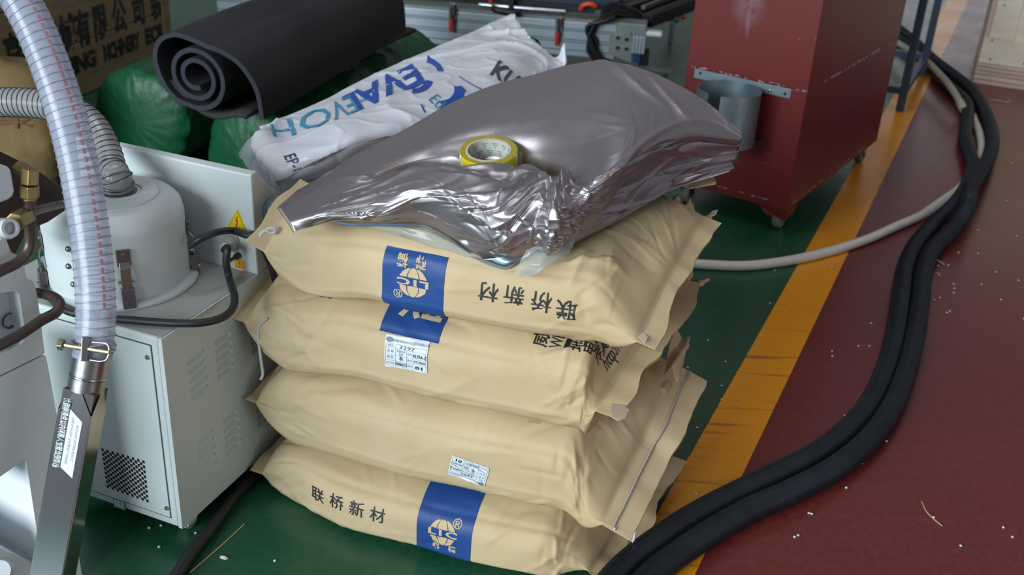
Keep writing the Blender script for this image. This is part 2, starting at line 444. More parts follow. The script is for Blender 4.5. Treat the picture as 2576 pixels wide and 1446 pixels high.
def catnet(net, dims):
    """net[r][c] -> 3D points; returns fn(u,v) with u along c, v along r, Catmull-Rom both ways"""
    R, Cn = len(net), len(net[0])
    def cr(a, b, c, d, t): return 0.5 * ((2 * b) + (c - a) * t + (2 * a - 5 * b + 4 * c - d) * t * t + (3 * b - a - 3 * c + d) * t ** 3)
    def at(r, c):
        if r < 0: return at(0, c) * 2 - at(1, c)
        if r >= R: return at(R - 1, c) * 2 - at(R - 2, c)
        if c < 0: return net[r][0] * 2 - net[r][1]
        if c >= Cn: return net[r][Cn - 1] * 2 - net[r][Cn - 2]
        return net[r][c]
    def fn(u, v):
        x = min(max(u, 0), 1) * (Cn - 1); y = min(max(v, 0), 1) * (R - 1)
        i = min(int(x), Cn - 2); j = min(int(y), R - 2); x -= i; y -= j
        rows = [cr(at(j + k, i - 1), at(j + k, i), at(j + k, i + 1), at(j + k, i + 2), x) for k in (-1, 0, 1, 2)]
        return cr(*rows, y)
    return fn

# ------------------------------------------------------------------ floor
def build_floor():
    k = NT('painted_floor')
    a = P(2384, 0); b = P(1618, 1353); d = (a - b).normalized(); n = Vector((d.y, -d.x, 0))
    r0 = P(2436, 0); r1 = P(1750, 1446)
    w = 0.5 * ((r0 - a).dot(n) + (r1 - b).dot(n))
    tc = k.n('ShaderNodeTexCoord'); sp = k.n('ShaderNodeSeparateXYZ'); k.l(tc.outputs['Object'], sp.inputs[0])
    s_ = k.math('SUBTRACT', k.math('ADD', k.math('MULTIPLY', sp.outputs[0], n.x), k.math('MULTIPLY', sp.outputs[1], n.y)), a.dot(n))
    al = k.math('ADD', k.math('MULTIPLY', sp.outputs[0], d.x), k.math('MULTIPLY', sp.outputs[1], d.y))
    rag = k.math('MULTIPLY', k.math('SUBTRACT', k.noise(70, 3), 0.5), 0.006)
    rag = k.math('MULTIPLY', rag, k.ramp(al, 2.45, 2.2))
    isy = k.math('GREATER_THAN', k.math('ADD', s_, rag), 0.0)
    isr = k.math('GREATER_THAN', s_, w)
    nb = k.ramp(k.noise(2.2, 5), 0.3, 0.7)
    fine = k.ramp(k.noise(60, 4, 0.7), 0.35, 0.75)
    g = k.mix(nb, lin((20, 84, 54)), lin((16, 72, 46)))
    y = k.mix(nb, lin((246, 162, 0)), lin((232, 148, 0)))
    r = k.mix(nb, lin((114, 40, 36)), lin((104, 35, 32)))
    # dark tyre scuffs across the stripe
    mp = k.n('ShaderNodeMapping'); mp.inputs['Rotation'].default_value = (0, 0, math.radians(-24)); mp.inputs['Scale'].default_value = (1.6, 26, 1)
    k.l(tc.outputs['Object'], mp.inputs[0]); ns = k.n('ShaderNodeTexNoise'); ns.inputs['Scale'].default_value = 1.6; ns.inputs['Detail'].default_value = 3
    k.l(mp.outputs[0], ns.inputs['Vector'])
    sc = k.math('MULTIPLY', k.ramp(ns.outputs['Fac'], 0.57, 0.70), k.math('MULTIPLY', k.ramp(al, 2.75, 2.3), 0.75))
    y = k.mix(sc, y, lin((92, 74, 34)))
    c = k.mix(isr, k.mix(isy, g, y), r)
    dust = k.math('MULTIPLY', k.ramp(k.noise(260, 2, 0.5), 0.74, 0.80), 0.35)
    c = k.mix(dust, c, lin((170, 160, 160)))
    c = k.mix(k.math('MULTIPLY', fine, 0.07), c, lin((150, 150, 150)))
    # saw-cut joint in the slab
    j0 = P(2335, 139); j1 = P(2455, 156); jd = (j1 - j0).normalized(); jn = Vector((-jd.y, jd.x, 0))
    jd_ = k.math('ABSOLUTE', k.math('ADD', k.math('SUBTRACT', k.math('ADD', k.math('MULTIPLY', sp.outputs[0], jn.x), k.math('MULTIPLY', sp.outputs[1], jn.y)), j0.dot(jn)),
                 k.math('MULTIPLY', k.math('SUBTRACT', k.noise(5, 2), 0.5), 0.03)))
    joint = k.math('MULTIPLY', k.math('LESS_THAN', jd_, 0.006), k.math('GREATER_THAN', s_, 0.0))
    c = k.mix(joint, c, lin((44, 30, 32)))
    k.l(c, k.b.inputs['Base Color'])
    k.l(k.math('ADD', 0.2, k.math('MULTIPLY', k.noise(5, 5), 0.16)), k.b.inputs['Roughness'])
    k.b.inputs['Specular IOR Level'].default_value = 0.5
    k.bump(k.noise(3.5, 4), 0.10, 0.01)
    mb = MB(); mb.box((-9, -3, -0.08), (9, 16, 0)); o = mb.build('floor', k.m); tag(o, kind='structure'); o['label'] = 'painted workshop floor: green area, yellow stripe, dark red aisle'
build_floor()
M['wall'] = mat('hall_wall', (228, 232, 234), 0.8)
mb = MB(); mb.box((-9, 16, 0), (9, 16.2, 6)); tag(mb.build('wall_back', 'wall'), kind='structure')
# ------------------------------------------------------------------ kraft bag stack
TH = math.radians(-17.0)
E1 = Vector((math.cos(TH), math.sin(TH), 0)); E2 = Vector((-E1.y, E1.x, 0)); O0 = P(665, 1228, 0)
def SW(a, b, z): return O0 + E1 * a + E2 * b + Vector((0, 0, z))
def SI(p):
    q = p - O0; return q.dot(E1), q.dot(E2), p.z
class Bag:
    N = 4.0
    def __init__(s, k, z0, z1, b0, b1, left, right, seed, top=1.0, slump=0.014):
        s.k = k; s.z0 = z0; s.z1 = z1; s.b0 = b0; s.b1 = b1; s.L = left; s.R = right; s.o = seed; s.slump = slump
        s.hb = (b1 - b0) / 2; s.bc = (b0 + b1) / 2; s.hz = (z1 - z0) / 2; s.zc = (z0 + z1) / 2
        n = 720; acc = [0.0]; pr = s.loc(PI, s.hb, s.hz, s.N)
        for i in range(1, n + 1):
            q = s.loc(PI - 2 * PI * i / n, s.hb, s.hz, s.N); acc.append(acc[-1] + math.hypot(q[0] - pr[0], q[1] - pr[1])); pr = q
        s.per = acc[-1]; s.tab = []
        R_ = random.Random(int(seed * 10)); hp = s.per / 2
        s.cs = crease_set(R_, 26, (.04, .62, -.13, .30), (.0012, .0032), (.010, .026), (.03, .11), lambda r, x, y: r.gauss(0, .5))
        s.cs += crease_set(R_, 16, (.08, .60, -.12, .14), (.0008, .0022), (.008, .018), (.02, .06), lambda r, x, y: r.uniform(0, PI))
        s.cs += crease_set(R_, 24, (.54, .69, -.08, .42), (.0020, .0050), (.009, .022), (.03, .075), lambda r, x, y: math.atan2((.16 - y) * .5, .12) + r.gauss(0, .35))
        s.cs += crease_set(R_, 12, (.56, .64, -.02, .14), (.0025, .0050), (.008, .016), (.02, .05), lambda r, x, y: PI / 2 + r.gauss(0, .5))
        s.cs += crease_set(R_, 18, (.02, .14, -.10, .25), (.0018, .0042), (.008, .020), (.025, .06), lambda r, x, y: r.gauss(0, .45))
        j = 0; NN = 360
        for i in range(NN + 1):
            t = s.per * i / NN
            while j < n - 1 and acc[j + 1] < t: j += 1
            f = (t - acc[j]) / max(1e-9, acc[j + 1] - acc[j]); s.tab.append(2 * PI * (j + f) / n)
    @staticmethod
    def loc(ph, hb, hz, n):
        c, s_ = math.cos(ph), math.sin(ph)
        return (hb * math.copysign(abs(c) ** (2 / n), c), hz * math.copysign(abs(s_) ** (2 / n), s_))
    def phi(s, t):
        t = (t % 1.0) * 360; i = int(t); f = t - i
        return PI - lerp(s.tab[i], s.tab[min(i + 1, 360)], f)
    def raw(s, a, t):
        ph = s.phi(t)
        L, R = s.L, s.R
        wr = sm(R['a0'], R['a1'], a); wl = sm(L['a0'], L['a1'], a)   # L a0 > a1
        wl = sm(0, 1, (L['a0w'] - a) / (L['a0w'] - L['a1'])) if a < L['a0w'] else 0.0
        w = max(wr, wl); E = R if wr >= wl else L
        wl_ = max(0.0, min(1.0, ((a - R['a0']) / (R['a1'] - R['a0'])) if wr >= wl else ((L['a0'] - a) / (L['a0'] - L['a1']))))
        wz = 1 - max(0.0, 1 - wl_ ** E['bl']) ** (1 / E['bl'])
        hz = lerp(s.hz, 0.0022, wz); hb = lerp(s.hb, E['hb'], w); n = lerp(s.N, 2.0, wz)
        zc = lerp(s.zc, E['z'], wz)
        x, y = s.loc(ph, hb, hz, n)
        b = lerp(s.bc, E['b'], w) + x
        beyond = max(0.0, a - R['a1']) if wr >= wl else max(0.0, L['a1'] - a)
        z = zc + y + E['tilt'] * x * w + E['droop'] * beyond
        # ends are not square: skewed edge
        aa = a + E['skew'] * x * w
        aa += (0.016 * noise.noise(Vector((x * 13, s.o, 1.5))) + 0.0025 * noise.noise(Vector((x * 45, s.o, 7.5)))) * min(1.0, beyond / 0.03) * (1 if wr >= wl else -1)
        # sag of the long faces between the ends, and the drooping belly
        mid = math.sin(PI * min(1, max(0, (a - 0.02) / 0.66)))
        front = max(0.0, -math.cos(ph)) ** 3
        z -= s.slump * mid * front * (1 - wz)
        b -= 0.010 * mid * front * (1 - w)
        p = Vector((aa, b, z))
        nr = Vector((0, math.copysign(abs(x / max(hb, 1e-4)) ** (n - 1), x) / max(hb, 1e-4), math.copysign(abs(y / max(hz, 1e-4)) ** (n - 1), y) / max(hz, 1e-4)))
        if nr.length > 1e-6: nr.normalize()
        o = s.o
        end = max(sm(0.20, 0.03, a), sm(0.46, 0.62, a))
        dsp = 0.0058 * nz((aa, b * 1.2, z * 1.6), 6, o) + 0.0016 * nz((aa * .8, b, z * 1.4), 17, o + 3)
        v = s.per * (t if t < 0.5 else t - 1.0)
        dsp += crease_h(s.cs, a, v) * (1 - 0.5 * wz) + end * (1 - 0.6 * wz) * 0.0030 * nz((v * 22, aa * 9, o), 1.0, o)
        for vc, am in s.creases:
            e = (v - vc - 0.006 * noise.noise(Vector((aa * 4, o, vc * 30)))) / 0.0045
            if abs(e) < 4: dsp += am * math.exp(-e * e) * (1 - w)
        if w > 0.5:
            dsp = dsp * (1 - 0.75 * wz); z_w = (0.012 * nz((x * 9, aa * 5, o + 2), 1.0, o) + .005 * nz((x * 22, aa * 9, o + 6), 1.0, o)) * wz
            p.z += z_w
        # keep the faces that carry or touch the next bag nearly flat
        flatw = max(0.0, abs(math.sin(ph))) ** 2
        inn = sm(0.02, 0.09, b - s.b0)
        dsp *= 1 - 0.8 * flatw * inn * (1 - w)
        return p + nr * dsp
    creases = ((-0.028, 0.0016), (0.055, -0.0022), (-0.072, 0.0012))
    def pos(s, a, t):
        p = s.raw(a, t); return SW(p.x, max(-9, p.y), max(0.001, p.z))
    def at(s, a, v, off=0.0006):
        """surface point for printing: a along the bag, v metres up from the middle of the front face"""
        t = v / s.per; e = 0.0025
        p = s.pos(a, t); du = s.pos(a + e, t) - s.pos(a - e, t); dv = s.pos(a, t + e / s.per) - s.pos(a, t - e / s.per)
        return p + du.cross(dv).normalized() * off
    def build(s, label):
        root = thing('kraft_bag', label, 'bag', SW(s.bc * 0 + 0.34, s.bc, s.z0), TH, 'kraft paper resin bags in the stack')
        NU, NV = 210, 260
        a_lo = s.L['a1'] - s.L['len']; a_hi = s.R['a1'] + s.R['len']
        mb = MB(); mb.grid(lambda u, v: s.pos(lerp(a_lo, a_hi, u), v), NU, NV, closev=True)
        k0 = len(mb.v) - NV
        mb.f.append(tuple(range(NV))); mb.mi.append(0)
        s.body = mb.build('sack_body', 'kraft', root, smooth=True)
        s.root = root
        return root
    def flap_line(s, end, off, t0, t1, n=26, lift=0.003):
        """points along a sewn end, 'off' metres inside the loose edge, across the upper sheet"""
        E = s.R if end == 'R' else s.L
        a = (E['a1'] + E['len'] - off) if end == 'R' else (E['a1'] - E['len'] + off)
        return [s.pos(a, lerp(t0, t1, i / n)) + Vector((0, 0, lift)) for i in range(n + 1)]
Lend = lambda z, tilt, hb=0.115, b=0.10, ln=0.022, droop=0.1, a1=0.012, a0=0.10, skew=0.06, bl=2.2, a0w=0.22: dict(a0=a0, a0w=a0w, a1=a1, z=z, tilt=tilt, hb=hb, b=b, len=ln, droop=droop, skew=skew, bl=bl)
Rend = lambda z, tilt, hb=0.185, b=0.15, ln=0.05, droop=-0.3, a0=0.575, a1=0.675, skew=0.12, bl=1.55: dict(a0=a0, a1=a1, z=z, tilt=tilt, hb=hb, b=b, len=ln, droop=droop, skew=skew, bl=bl)
bag1 = Bag(1, 0.000, 0.126, -0.062, 0.375, Lend(0.055, 0.12), Rend(0.038, 0.06, a0=0.56, a1=0.665, ln=0.055, skew=0.10, droop=-0.25), 11.3)
bag2 = Bag(2, 0.122, 0.298, -0.038, 0.375, Lend(0.215, 0.15, a1=0.01), Rend(0.222, 0.40, a0=0.58, a1=0.685, ln=0.055, hb=0.165, b=0.11, droop=-0.4, skew=0.14), 27.9)
bag3 = Bag(3, 0.294, 0.456, -0.034, 0.375, Lend(0.40, 0.30, a1=0.0, ln=0.03), Rend(0.405, 0.27, a0=0.60, a1=0.665, ln=0.035, hb=0.165, b=0.13, droop=-0.1, skew=0.22, bl=2.0), 41.1)
bag4 = Bag(4, 0.452, 0.603, -0.033, 0.365, Lend(0.538, 0.30, a1=0.045, ln=0.04, droop=0.3, a0=0.12, hb=0.085, b=0.075, a0w=0.25, skew=0.1), Rend(0.540, 0.22, a0=0.595, a1=0.70, ln=0.024, hb=0.175, b=0.135, droop=-0.35, skew=0.10, bl=1.6), 58.7)
bag1.build('bottom kraft paper bag of the stack, resting on floor, globe emblem on its front')
bag2.build('kraft paper bag second from the floor, plain front with upside down white label')
bag3.build('kraft paper bag third from the floor, white label under its blue square')
bag4.build('topmost kraft paper bag of the stack, directly under the silver foil bag')

def bag_panel(bag, a0, a1, v0, v1, name='printed_panel'):
    mb = MB(); nu = int((a1 - a0) / 0.004) + 1; nv = int((v1 - v0) / 0.004) + 1
    mb.grid(lambda u, v: bag.at(lerp(a0, a1, u), lerp(v0, v1, v), 0.0012), nu, nv)
    o = mb.build(name, 'blue_print', bag.root, smooth=True, fixn=False); o['label'] = 'blue printed panel'; return o
def globe_polys(R, gap=0.07, band=0.33):
    """pale segments of a globe split by two meridians and a band"""
    out = []; k = 0.42
    ys = [band + (1 - band) * i / 10 for i in range(11)]
    cx = lambda y: math.sqrt(max(0, 1 - y * y))
    for sg in (1, -1):
        out.append([(-k * cx(y), sg * y) for y in ys] + [(k * cx(y), sg * y) for y in reversed(ys[:-1])])
        for sd in (1, -1):
            out.append([(sd * (k * cx(y) + gap * (1 - (y - band) * .9)), sg * y) for y in ys[:-1]] + [(sd * max(cx(y), k * cx(y) + gap * .4), sg * y) for y in reversed(ys[:-1])])
    return [[(x * R, y * R) for x, y in p] for p in out]
def emblem(bag, ac, vc, R, rot, flip=False):
    T = xf(ac, vc, rot); items = [(p, T) for p in globe_polys(R)]
    items.append((text2d('LIC', R * 0.86, 0.035, spacing=1.25), xf(ac, vc, rot, 1.55, 0.82)))
    items.append((text2d('®', R * 0.9, 0.01), (lambda f: (lambda x, y: T(*((x + 1.02 * R), (y + 0.86 * R)))))(0)))
    return items
# --- bag 4: panel, emblem, writing (turned upside down)
bag_panel(bag4, 0.267, 0.372, -0.095, 0.057)
it = emblem(bag4, 0.320, 0.010, 0.0245, PI)
it.append((text2d('聯', 0.019, 0.02), xf(0.331, 0.044, PI))); it.append((text2d('橋', 0.019, 0.02), xf(0.300, 0.043, PI)))
o = decal(it, lambda u, v: bag4.at(u, v, 0.0019), 0.006, 'emblem', 'kraft', bag4.root, kind='stuff'); o['label'] = 'pale globe emblem'
it = [(text2d(ch, 0.034, 0.008), xf(a, v, PI)) for ch, a, v in (('联', 0.570, 0.010), ('桥', 0.530, 0.018), ('新', 0.486, 0.021), ('材', 0.445, 0.020))]
decal(it, lambda u, v: bag4.at(u, v, 0.0010), 0.006, 'printed_characters', 'ink', bag4.root, kind='stuff')
# --- bag 3: blue square, pale stroke, part of the globe, address lines, label
bag_panel(bag3, 0.256, 0.360, 0.054, 0.26)
it = [(text2d('联', 0.085, 0.02), xf(0.312, 0.128, PI))]
decal(it, lambda u, v: bag3.at(u, v, 0.0019), 0.006, 'emblem', 'kraft', bag3.root, kind='stuff')
T = xf(0.150, 0.137, PI); big = [(p, T) for p in globe_polys(0.045)]
big.append((text2d('聯', 0.03, 0.03), xf(0.200, 0.114, PI)))
decal(big, lambda u, v: bag3.at(u, v, 0.0010), 0.006, 'emblem', 'blue_print', bag3.root, kind='stuff')
it = []
for body, a, v, sz, sc_ in (('威海联桥新材料', 0.525, 0.074, 0.030, 1), ('WEIHAI', 0.550, 0.076, 0.028, .62), ('地址', 0.585, 0.076, 0.025, 1), ('电话', 0.605, 0.076, 0.025, 1), ('传真', 0.627, 0.088, 0.025, 1), ('http://www', 0.646, 0.104, 0.026, .8)):
    me = text2d(body, sz, 0.006, align='LEFT', shear=0.25 if body[0] == 'h' else 0.0)
    it.append((me, xf(a, v, PI / 2, sc_, 1)))
it.append(([(0, -0.004), (0.03, -0.004), (0.03, 0.004), (0, 0.004)], xf(0.567, 0.078, PI / 2)))
decal(it, lambda u, v: bag3.at(min(u, 0.69), v, 0.0010), 0.006, 'printed_characters', 'ink', bag3.root, bounds=((0.5, 0.668), (0.05, 0.20)), kind='stuff')
# --- bag 1
bag_panel(bag1, 0.342, 0.443, -0.075, 0.15)
it = emblem(bag1, 0.390, 0.016, 0.0245, 0)
it.append((text2d('聯', 0.015, 0.02), xf(0.379, -0.015))); it.append((text2d('橋', 0.015, 0.02), xf(0.409, -0.013)))
it.append((text2d('联', 0.085, 0.02), xf(0.395, 0.132)))
decal(it, lambda u, v: bag1.at(u, v, 0.0019), 0.006, 'emblem', 'kraft', bag1.root, kind='stuff')
it = [(text2d(ch, 0.030, 0.006), xf(a, v)) for ch, a, v in (('联', 0.145, 0.012), ('桥', 0.187, 0.015), ('新', 0.228, 0.016), ('材', 0.268, 0.016))]
decal(it, lambda u, v: bag1.at(u, v, 0.0010), 0.006, 'printed_characters', 'ink', bag1.root, kind='stuff')
# --- paper labels
def bag_label(bag, ac, vc, w, h, rot, num):
    mb = MB(); T = xf(ac, vc, rot)
    mb.grid(lambda u, v: bag.at(*T((u - .5) * w, (v - .5) * h), 0.0016), 26, 22)
    st = mb.build('paper_label', 'label', bag.root, smooth=True, fixn=False); st['label'] = 'white printed label'
    it = []
    def tx(body, x, y, sz, sx=1.0, bold=0.0): it.append((text2d(body, sz * h, bold), (lambda x=x, y=y, sx=sx: (lambda p, q: T(x * w + p * sx, y * h + q)))()))
    def ln(x0, y0, x1, y1, th=0.0004):
        dx, dy = (x1 - x0) * w, (y1 - y0) * h; L = math.hypot(dx, dy); nx, ny = -dy / L * th / 2, dx / L * th / 2
        it.append(([(x0 * w + nx, y0 * h + ny), (x1 * w + nx, y1 * h + ny), (x1 * w - nx, y1 * h - ny), (x0 * w - nx, y0 * h - ny)][::-1], T))
    for y in (0.29, 0.17, -0.04, -0.23): ln(-.47, y, .47, y)
    ln(-.47, .29, -.47, -.44); ln(.47, .29, .47, -.44); ln(-.47, -.44, .47, -.44)
    for x in (-.24, ): ln(x, .29, x, -.44)
    ln(.02, .17, .02, -.44); ln(.17, .17, .17, -.44)
    lo = list(it); it.clear()
    decal(lo, lambda u, v: bag.at(u, v, 0.0021), 0.006, 'ruled_lines', 'ink_soft', st)
    tx(num, .02, .225, .13, 2.1); tx('XL95A-Z', .325, .05, .15, .82, .01); tx('本', -.11, -.13, .16, 1.1); tx('0701200606', .325, -.135, .13, .62)
    tx('200622', -.11, -.335, .17, .8, .01); tx('01', .32, -.345, .16, 1.9, .03)
    dk = list(it); it.clear()
    decal(dk, lambda u, v: bag.at(u, v, 0.0023), 0.006, 'label_print', 'ink', st)
    it.append((disc2(0.055 * h * 1.2, 16), (lambda p, q: T(-.40 * w + p * 1.9, .385 * h + q))))
    tx('威海联桥新材料科技股份有限公司', .08, .375, .085, .98); tx('物料号', -.36, .225, .075, .9); tx('名 称', -.36, .065, .1); tx('热塑性聚', -.11, .1, .075); tx('氨酯', -.11, .01, .075)
    tx('型号', .095, .06, .085); tx('颜 色', -.36, -.13, .1); tx('批号', .095, -.135, .085); tx('生产日期', -.36, -.335, .08, .8); tx('箱号', .095, -.335, .085)
    decal(list(it), lambda u, v: bag.at(u, v, 0.0023), 0.006, 'label_print', 'ink_soft', st)
bag_label(bag3, 0.309, 0.027, 0.076, 0.052, math.radians(2), '3297')
bag_label(bag2, 0.425, -0.006, 0.067, 0.043, math.radians(169), '3301')
# --- sewn ends, cords, tape tabs
def cord(bag, name, pts, r, mt='thread'):
    mb = twisted(pts, r); return mb.build(name, mt, bag.root, smooth=True)
for bag, off in ((bag1, 0.028), (bag2, 0.032)):
    ln = bag.flap_line('R', off, 0.02 if bag is not bag1 else 0.01, 0.48)
    cord(bag, 'stitching', ln, 0.0016 if bag is bag2 else 0.0012, 'thread_grey')
p = bag2.flap_line('R', 0.03, 0.02, 0.48)[0]
cord(bag2, 'loose_cord', [p, P(1598, 1255, p.z - 0.005), P(1601, 1300, p.z - .055) , P(1594, 1355, max(.02, p.z - .10)), P(1589, 1362, max(.018, p.z - .104))], 0.0026)
pk = PL(648, 828, SW(0, -0.01, 0), E2)
cord(bag3, 'loose_cord', [PL(x, y, SW(0, -0.018, 0), E2) for x, y in ((672, 800), (655, 815), (650, 830), (652, 870), (658, 915), (661, 940), (656, 955))], 0.0026)
cord(bag4, 'loose_cord', [PL(x, y, SW(0, -0.012, 0), E2) for x, y in ((652, 590), (668, 578), (688, 572), (694, 580), (684, 586), (668, 580), (660, 586), (654, 596))], 0.0026)
def paper_tab(bag, name, px, z, off=0.0, mt='tape_paper', plane=None):
    pts = [P(x, y, zz) for (x, y), zz in zip(px, z)]
    mb = MB(); mb.add(pts, [tuple(range(len(pts)))]); return mb.build(name, mt, bag.root, solid=0.0012)
paper_tab(bag3, 'paper_tape', [(1540, 1012), (1556, 1005), (1583, 1032), (1572, 1052), (1556, 1058), (1541, 1050), (1536, 1030)], (.364,) * 7)
paper_tab(bag3, 'paper_tape', [(1330, 1042), (1362, 1042), (1361, 1052), (1360, 1068), (1329, 1064)], (.306,) * 5, mt='kraft')
paper_tab(bag4, 'paper_tape', [(1598, 818), (1603, 822), (1630, 848), (1622, 866), (1606, 846)], (.502,) * 5)
paper_tab(bag4, 'paper_tape', [(1728, 460), (1745, 452), (1795, 443), (1802, 458), (1800, 464), (1725, 477)], (.600, .600, .598, .596, .592, .594), mt='kraft')
def rolled_end(bag, pts, r0, r1, mt='kraft'):
    q = crom(pts, 8); n = len(q)
    mb = MB(); mb.tube(q, r0, 9, rf=lambda i: lerp(r0, r1, i / n) * (.62 + .25 * math.sin(i * 1.1) * math.sin(i * .37 + 1))); return mb.build('twisted_paper_corner', mt, bag.root, smooth=True, auto=60)
rolled_end(bag4, [P(1700, 620, .54), P(1735, 590, .55), P(1770, 560, .556), P(1798, 532, .56)], 0.013, 0.0065)
rolled_end(bag4, [P(1712, 640, .53), P(1745, 605, .535), P(1768, 562, .54)], 0.012, 0.007)
rolled_end(bag3, [P(1690, 800, .42), P(1720, 752, .425), P(1755, 718, .43), P(1782, 703, .43)], 0.014, 0.005)
rolled_end(bag2, [P(1665, 985, .27), P(1700, 920, .272), P(1722, 880, .272), P(1732, 850, .272)], 0.014, 0.005)
cord(bag4, 'loose_cord', [P(1784, 545, .562), P(1798, 540, .562), P(1804, 528, .562)], 0.0014)
for bag, px, zs in ((bag4, [(1690, 500), (1735, 505), (1742, 560), (1700, 545)], (.585, .58, .565, .58)), (bag4, [(1735, 520), (1772, 560), (1752, 640), (1728, 600)], (.57, .555, .53, .55)),
                    (bag4, [(1725, 640), (1745, 680), (1730, 720), (1700, 700)], (.53, .51, .49, .50)), (bag3, [(1690, 840), (1735, 850), (1708, 950), (1672, 930)], (.34, .33, .31, .32))):
    pts = [P(x, y, z) for (x, y), z in zip(px, zs)]
    fn = catnet([[pts[0], pts[1]], [pts[3], pts[2]]], None)
    mb = MB(); mb.grid(lambda u, v: fn(u, v) + Vector((0, 0, 0.010 * math.sin(7 * u + 5 * v + px[0][0]) + 0.008 * nz((u, v, 0), 3, px[0][1]))), 14, 14)
    mb.build('crumpled_flap', 'kraft', bag.root, smooth=True, solid=0.0012)
# ------------------------------------------------------------------ silver foil bag on the stack
def build_foil():
    root = thing('foil_bag', 'silver foil bag slumped across the kraft stack with a roll of tape on it', 'bag', SW(0.35, 0.3, 0.605), TH)
    cols = [  # per column: back silhouette, ..., valley, ridge, front edge  (px, py, z)
        [(702, 519, .606), (706, 524, .610), (711, 531, .612), (717, 540, .612), (723, 549, .612), (728, 557, .611), (734, 568, .606), (741, 581, .600)],
        [(795, 460, .612), (803, 474, .625), (810, 488, .628), (817, 502, .628), (823, 513, .632), (833, 530, .632), (842, 546, .622), (850, 556, .608)],
        [(900, 388, .632), (915, 415, .650), (925, 440, .650), (933, 458, .645), (940, 470, .652), (950, 502, .648), (960, 538, .630), (966, 558, .608)],
        [(1010, 331, .655), (1030, 370, .668), (1040, 404, .660), (1047, 430, .645), (1050, 427, .676), (1062, 475, .672), (1068, 525, .640), (1070, 564, .604)],
        [(1120, 268, .690), (1140, 330, .698), (1150, 388, .672), (1156, 446, .640), (1160, 424, .690), (1165, 485, .682), (1166, 555, .640), (1163, 616, .590)],
        [(1230, 224, .720), (1250, 305, .718), (1256, 385, .680), (1258, 455, .640), (1256, 424, .694), (1260, 500, .684), (1262, 600, .630), (1264, 686, .555)],
        [(1330, 197, .745), (1352, 295, .735), (1352, 385, .692), (1346, 452, .650), (1340, 426, .692), (1340, 490, .690), (1348, 565, .652), (1352, 628, .604)],
        [(1430, 168, .765), (1458, 285, .752), (1455, 385, .716), (1432, 455, .682), (1415, 462, .694), (1402, 520, .690), (1395, 590, .652), (1385, 642, .612)],
        [(1520, 158, .775), (1552, 265, .765), (1545, 372, .738), (1508, 452, .712), (1490, 480, .704), (1478, 520, .676), (1472, 565, .645), (1468, 598, .616)],
        [(1620, 181, .768), (1645, 248, .765), (1630, 335, .745), (1602, 398, .724), (1588, 425, .705), (1576, 470, .670), (1566, 520, .640), (1558, 553, .618)],
        [(1760, 250, .740), (1758, 285, .742), (1742, 325, .730), (1725, 358, .712), (1714, 380, .695), (1704, 415, .668), (1698, 452, .642), (1694, 478, .622)],
        [(1862, 336, .690), (1865, 344, .694), (1864, 353, .690), (1861, 366, .680), (1857, 381, .668), (1850, 402, .655), (1844, 420, .645), (1838, 432, .636)],
    ]
    net = []
    foot = []
    for c in cols:
        p = P(*c[0]); q = p + E2 * 0.06; q.z = 0.612; foot.append(q)
    net.append(foot)
    for r in range(8): net.append([P(*c[r]) for c in cols])
    fn = catnet(net, None)
    R_ = random.Random(12)
    kn = (.635 * .75, .66 * .62)
    fan = lambda r, x, y: math.atan2(y - kn[1], x - kn[0]) + r.gauss(0, .28)
    cfan = crease_set(R_, 50, (.08, .54, .30, .61), (.003, .0085), (.007, .022), (.03, .13), fan) + crease_set(R_, 22, (.45, .56, .33, .50), (.003, .0065), (.007, .016), (.02, .06), lambda r, x, y: r.uniform(0, PI))
    csm = crease_set(R_, 24, (.54, .75, .30, .60), (.004, .010), (.016, .036), (.03, .09), lambda r, x, y: r.gauss(-1.0, .45)) + crease_set(R_, 120, (.05, .55, .28, .615), (.0012, .0036), (.004, .010), (.012, .05), lambda r, x, y: r.gauss(.3, .7)) + crease_set(R_, 40, (.50, .75, .05, .25), (.0012, .003), (.004, .010), (.02, .06), lambda r, x, y: r.gauss(.9, .5))
    cbig = [(.60, .27, math.cos(-.75), math.sin(-.75), .17, .020, .007), (.40, .09, 1, 0, .16, .016, .005), (.585, .13, math.cos(.75), math.sin(.75), .08, .014, .006), (.645, .16, math.cos(1.0), math.sin(1.0), .07, .012, .006), (.22, .40, math.cos(.12), math.sin(.12), .12, .014, .006), (.12, .22, math.cos(1.2), math.sin(1.2), .08, .016, .006)]
    def surf(u, v):
        p = fn(u, v); e = 0.006
        du = fn(min(1, u + e), v) - fn(max(0, u - e), v); dv = fn(u, min(1, v + e)) - fn(u, max(0, v - e))
        n = du.cross(dv)
        if n.length < 1e-9: n = Vector((0, 0, 1))
        n.normalize()
        if n.z < 0: n = -n
        front = sm(.50, .68, v) * sm(.05, .15, u); rightw = sm(.62, .75, u) * sm(.42, .6, v); leftw = sm(.2, 0.02, u)
        am = 0.22 + 0.62 * front + 0.62 * rightw + 0.4 * sm(.2, .0, v)
        am *= sm(0, .02, v) * sm(1.0, .97, v) * 0.85 + .15
        q = p * 1.0
        # crumpled film: straight sharp-crested folds, most of them fanning out from the pinched neck
        s1 = Vector((q.dot(E1) * 1.0, q.dot(E2) * .55, q.z * .8))
        X, Y = u * .75, v * .62
        h = am * (0.006 * nz(s1, 7, 2.2) + 0.0012 * nz(s1, 22, 5.1)) + crease_h(cfan, X, Y) * min(1, am * 1.6) + crease_h(csm, X, Y) * min(1, am * 1.8)
        h += crease_h(cbig, X, Y)
        # gathered knot where the neck is pinched
        g = math.exp(-(((u - .635) / .035) ** 2 + ((v - .66) / .10) ** 2))
        h += g * 0.010
        # flat seal strip and crease running up the right-hand side
        cr = (v - (.50 + .06 * (1 - u))) / .012
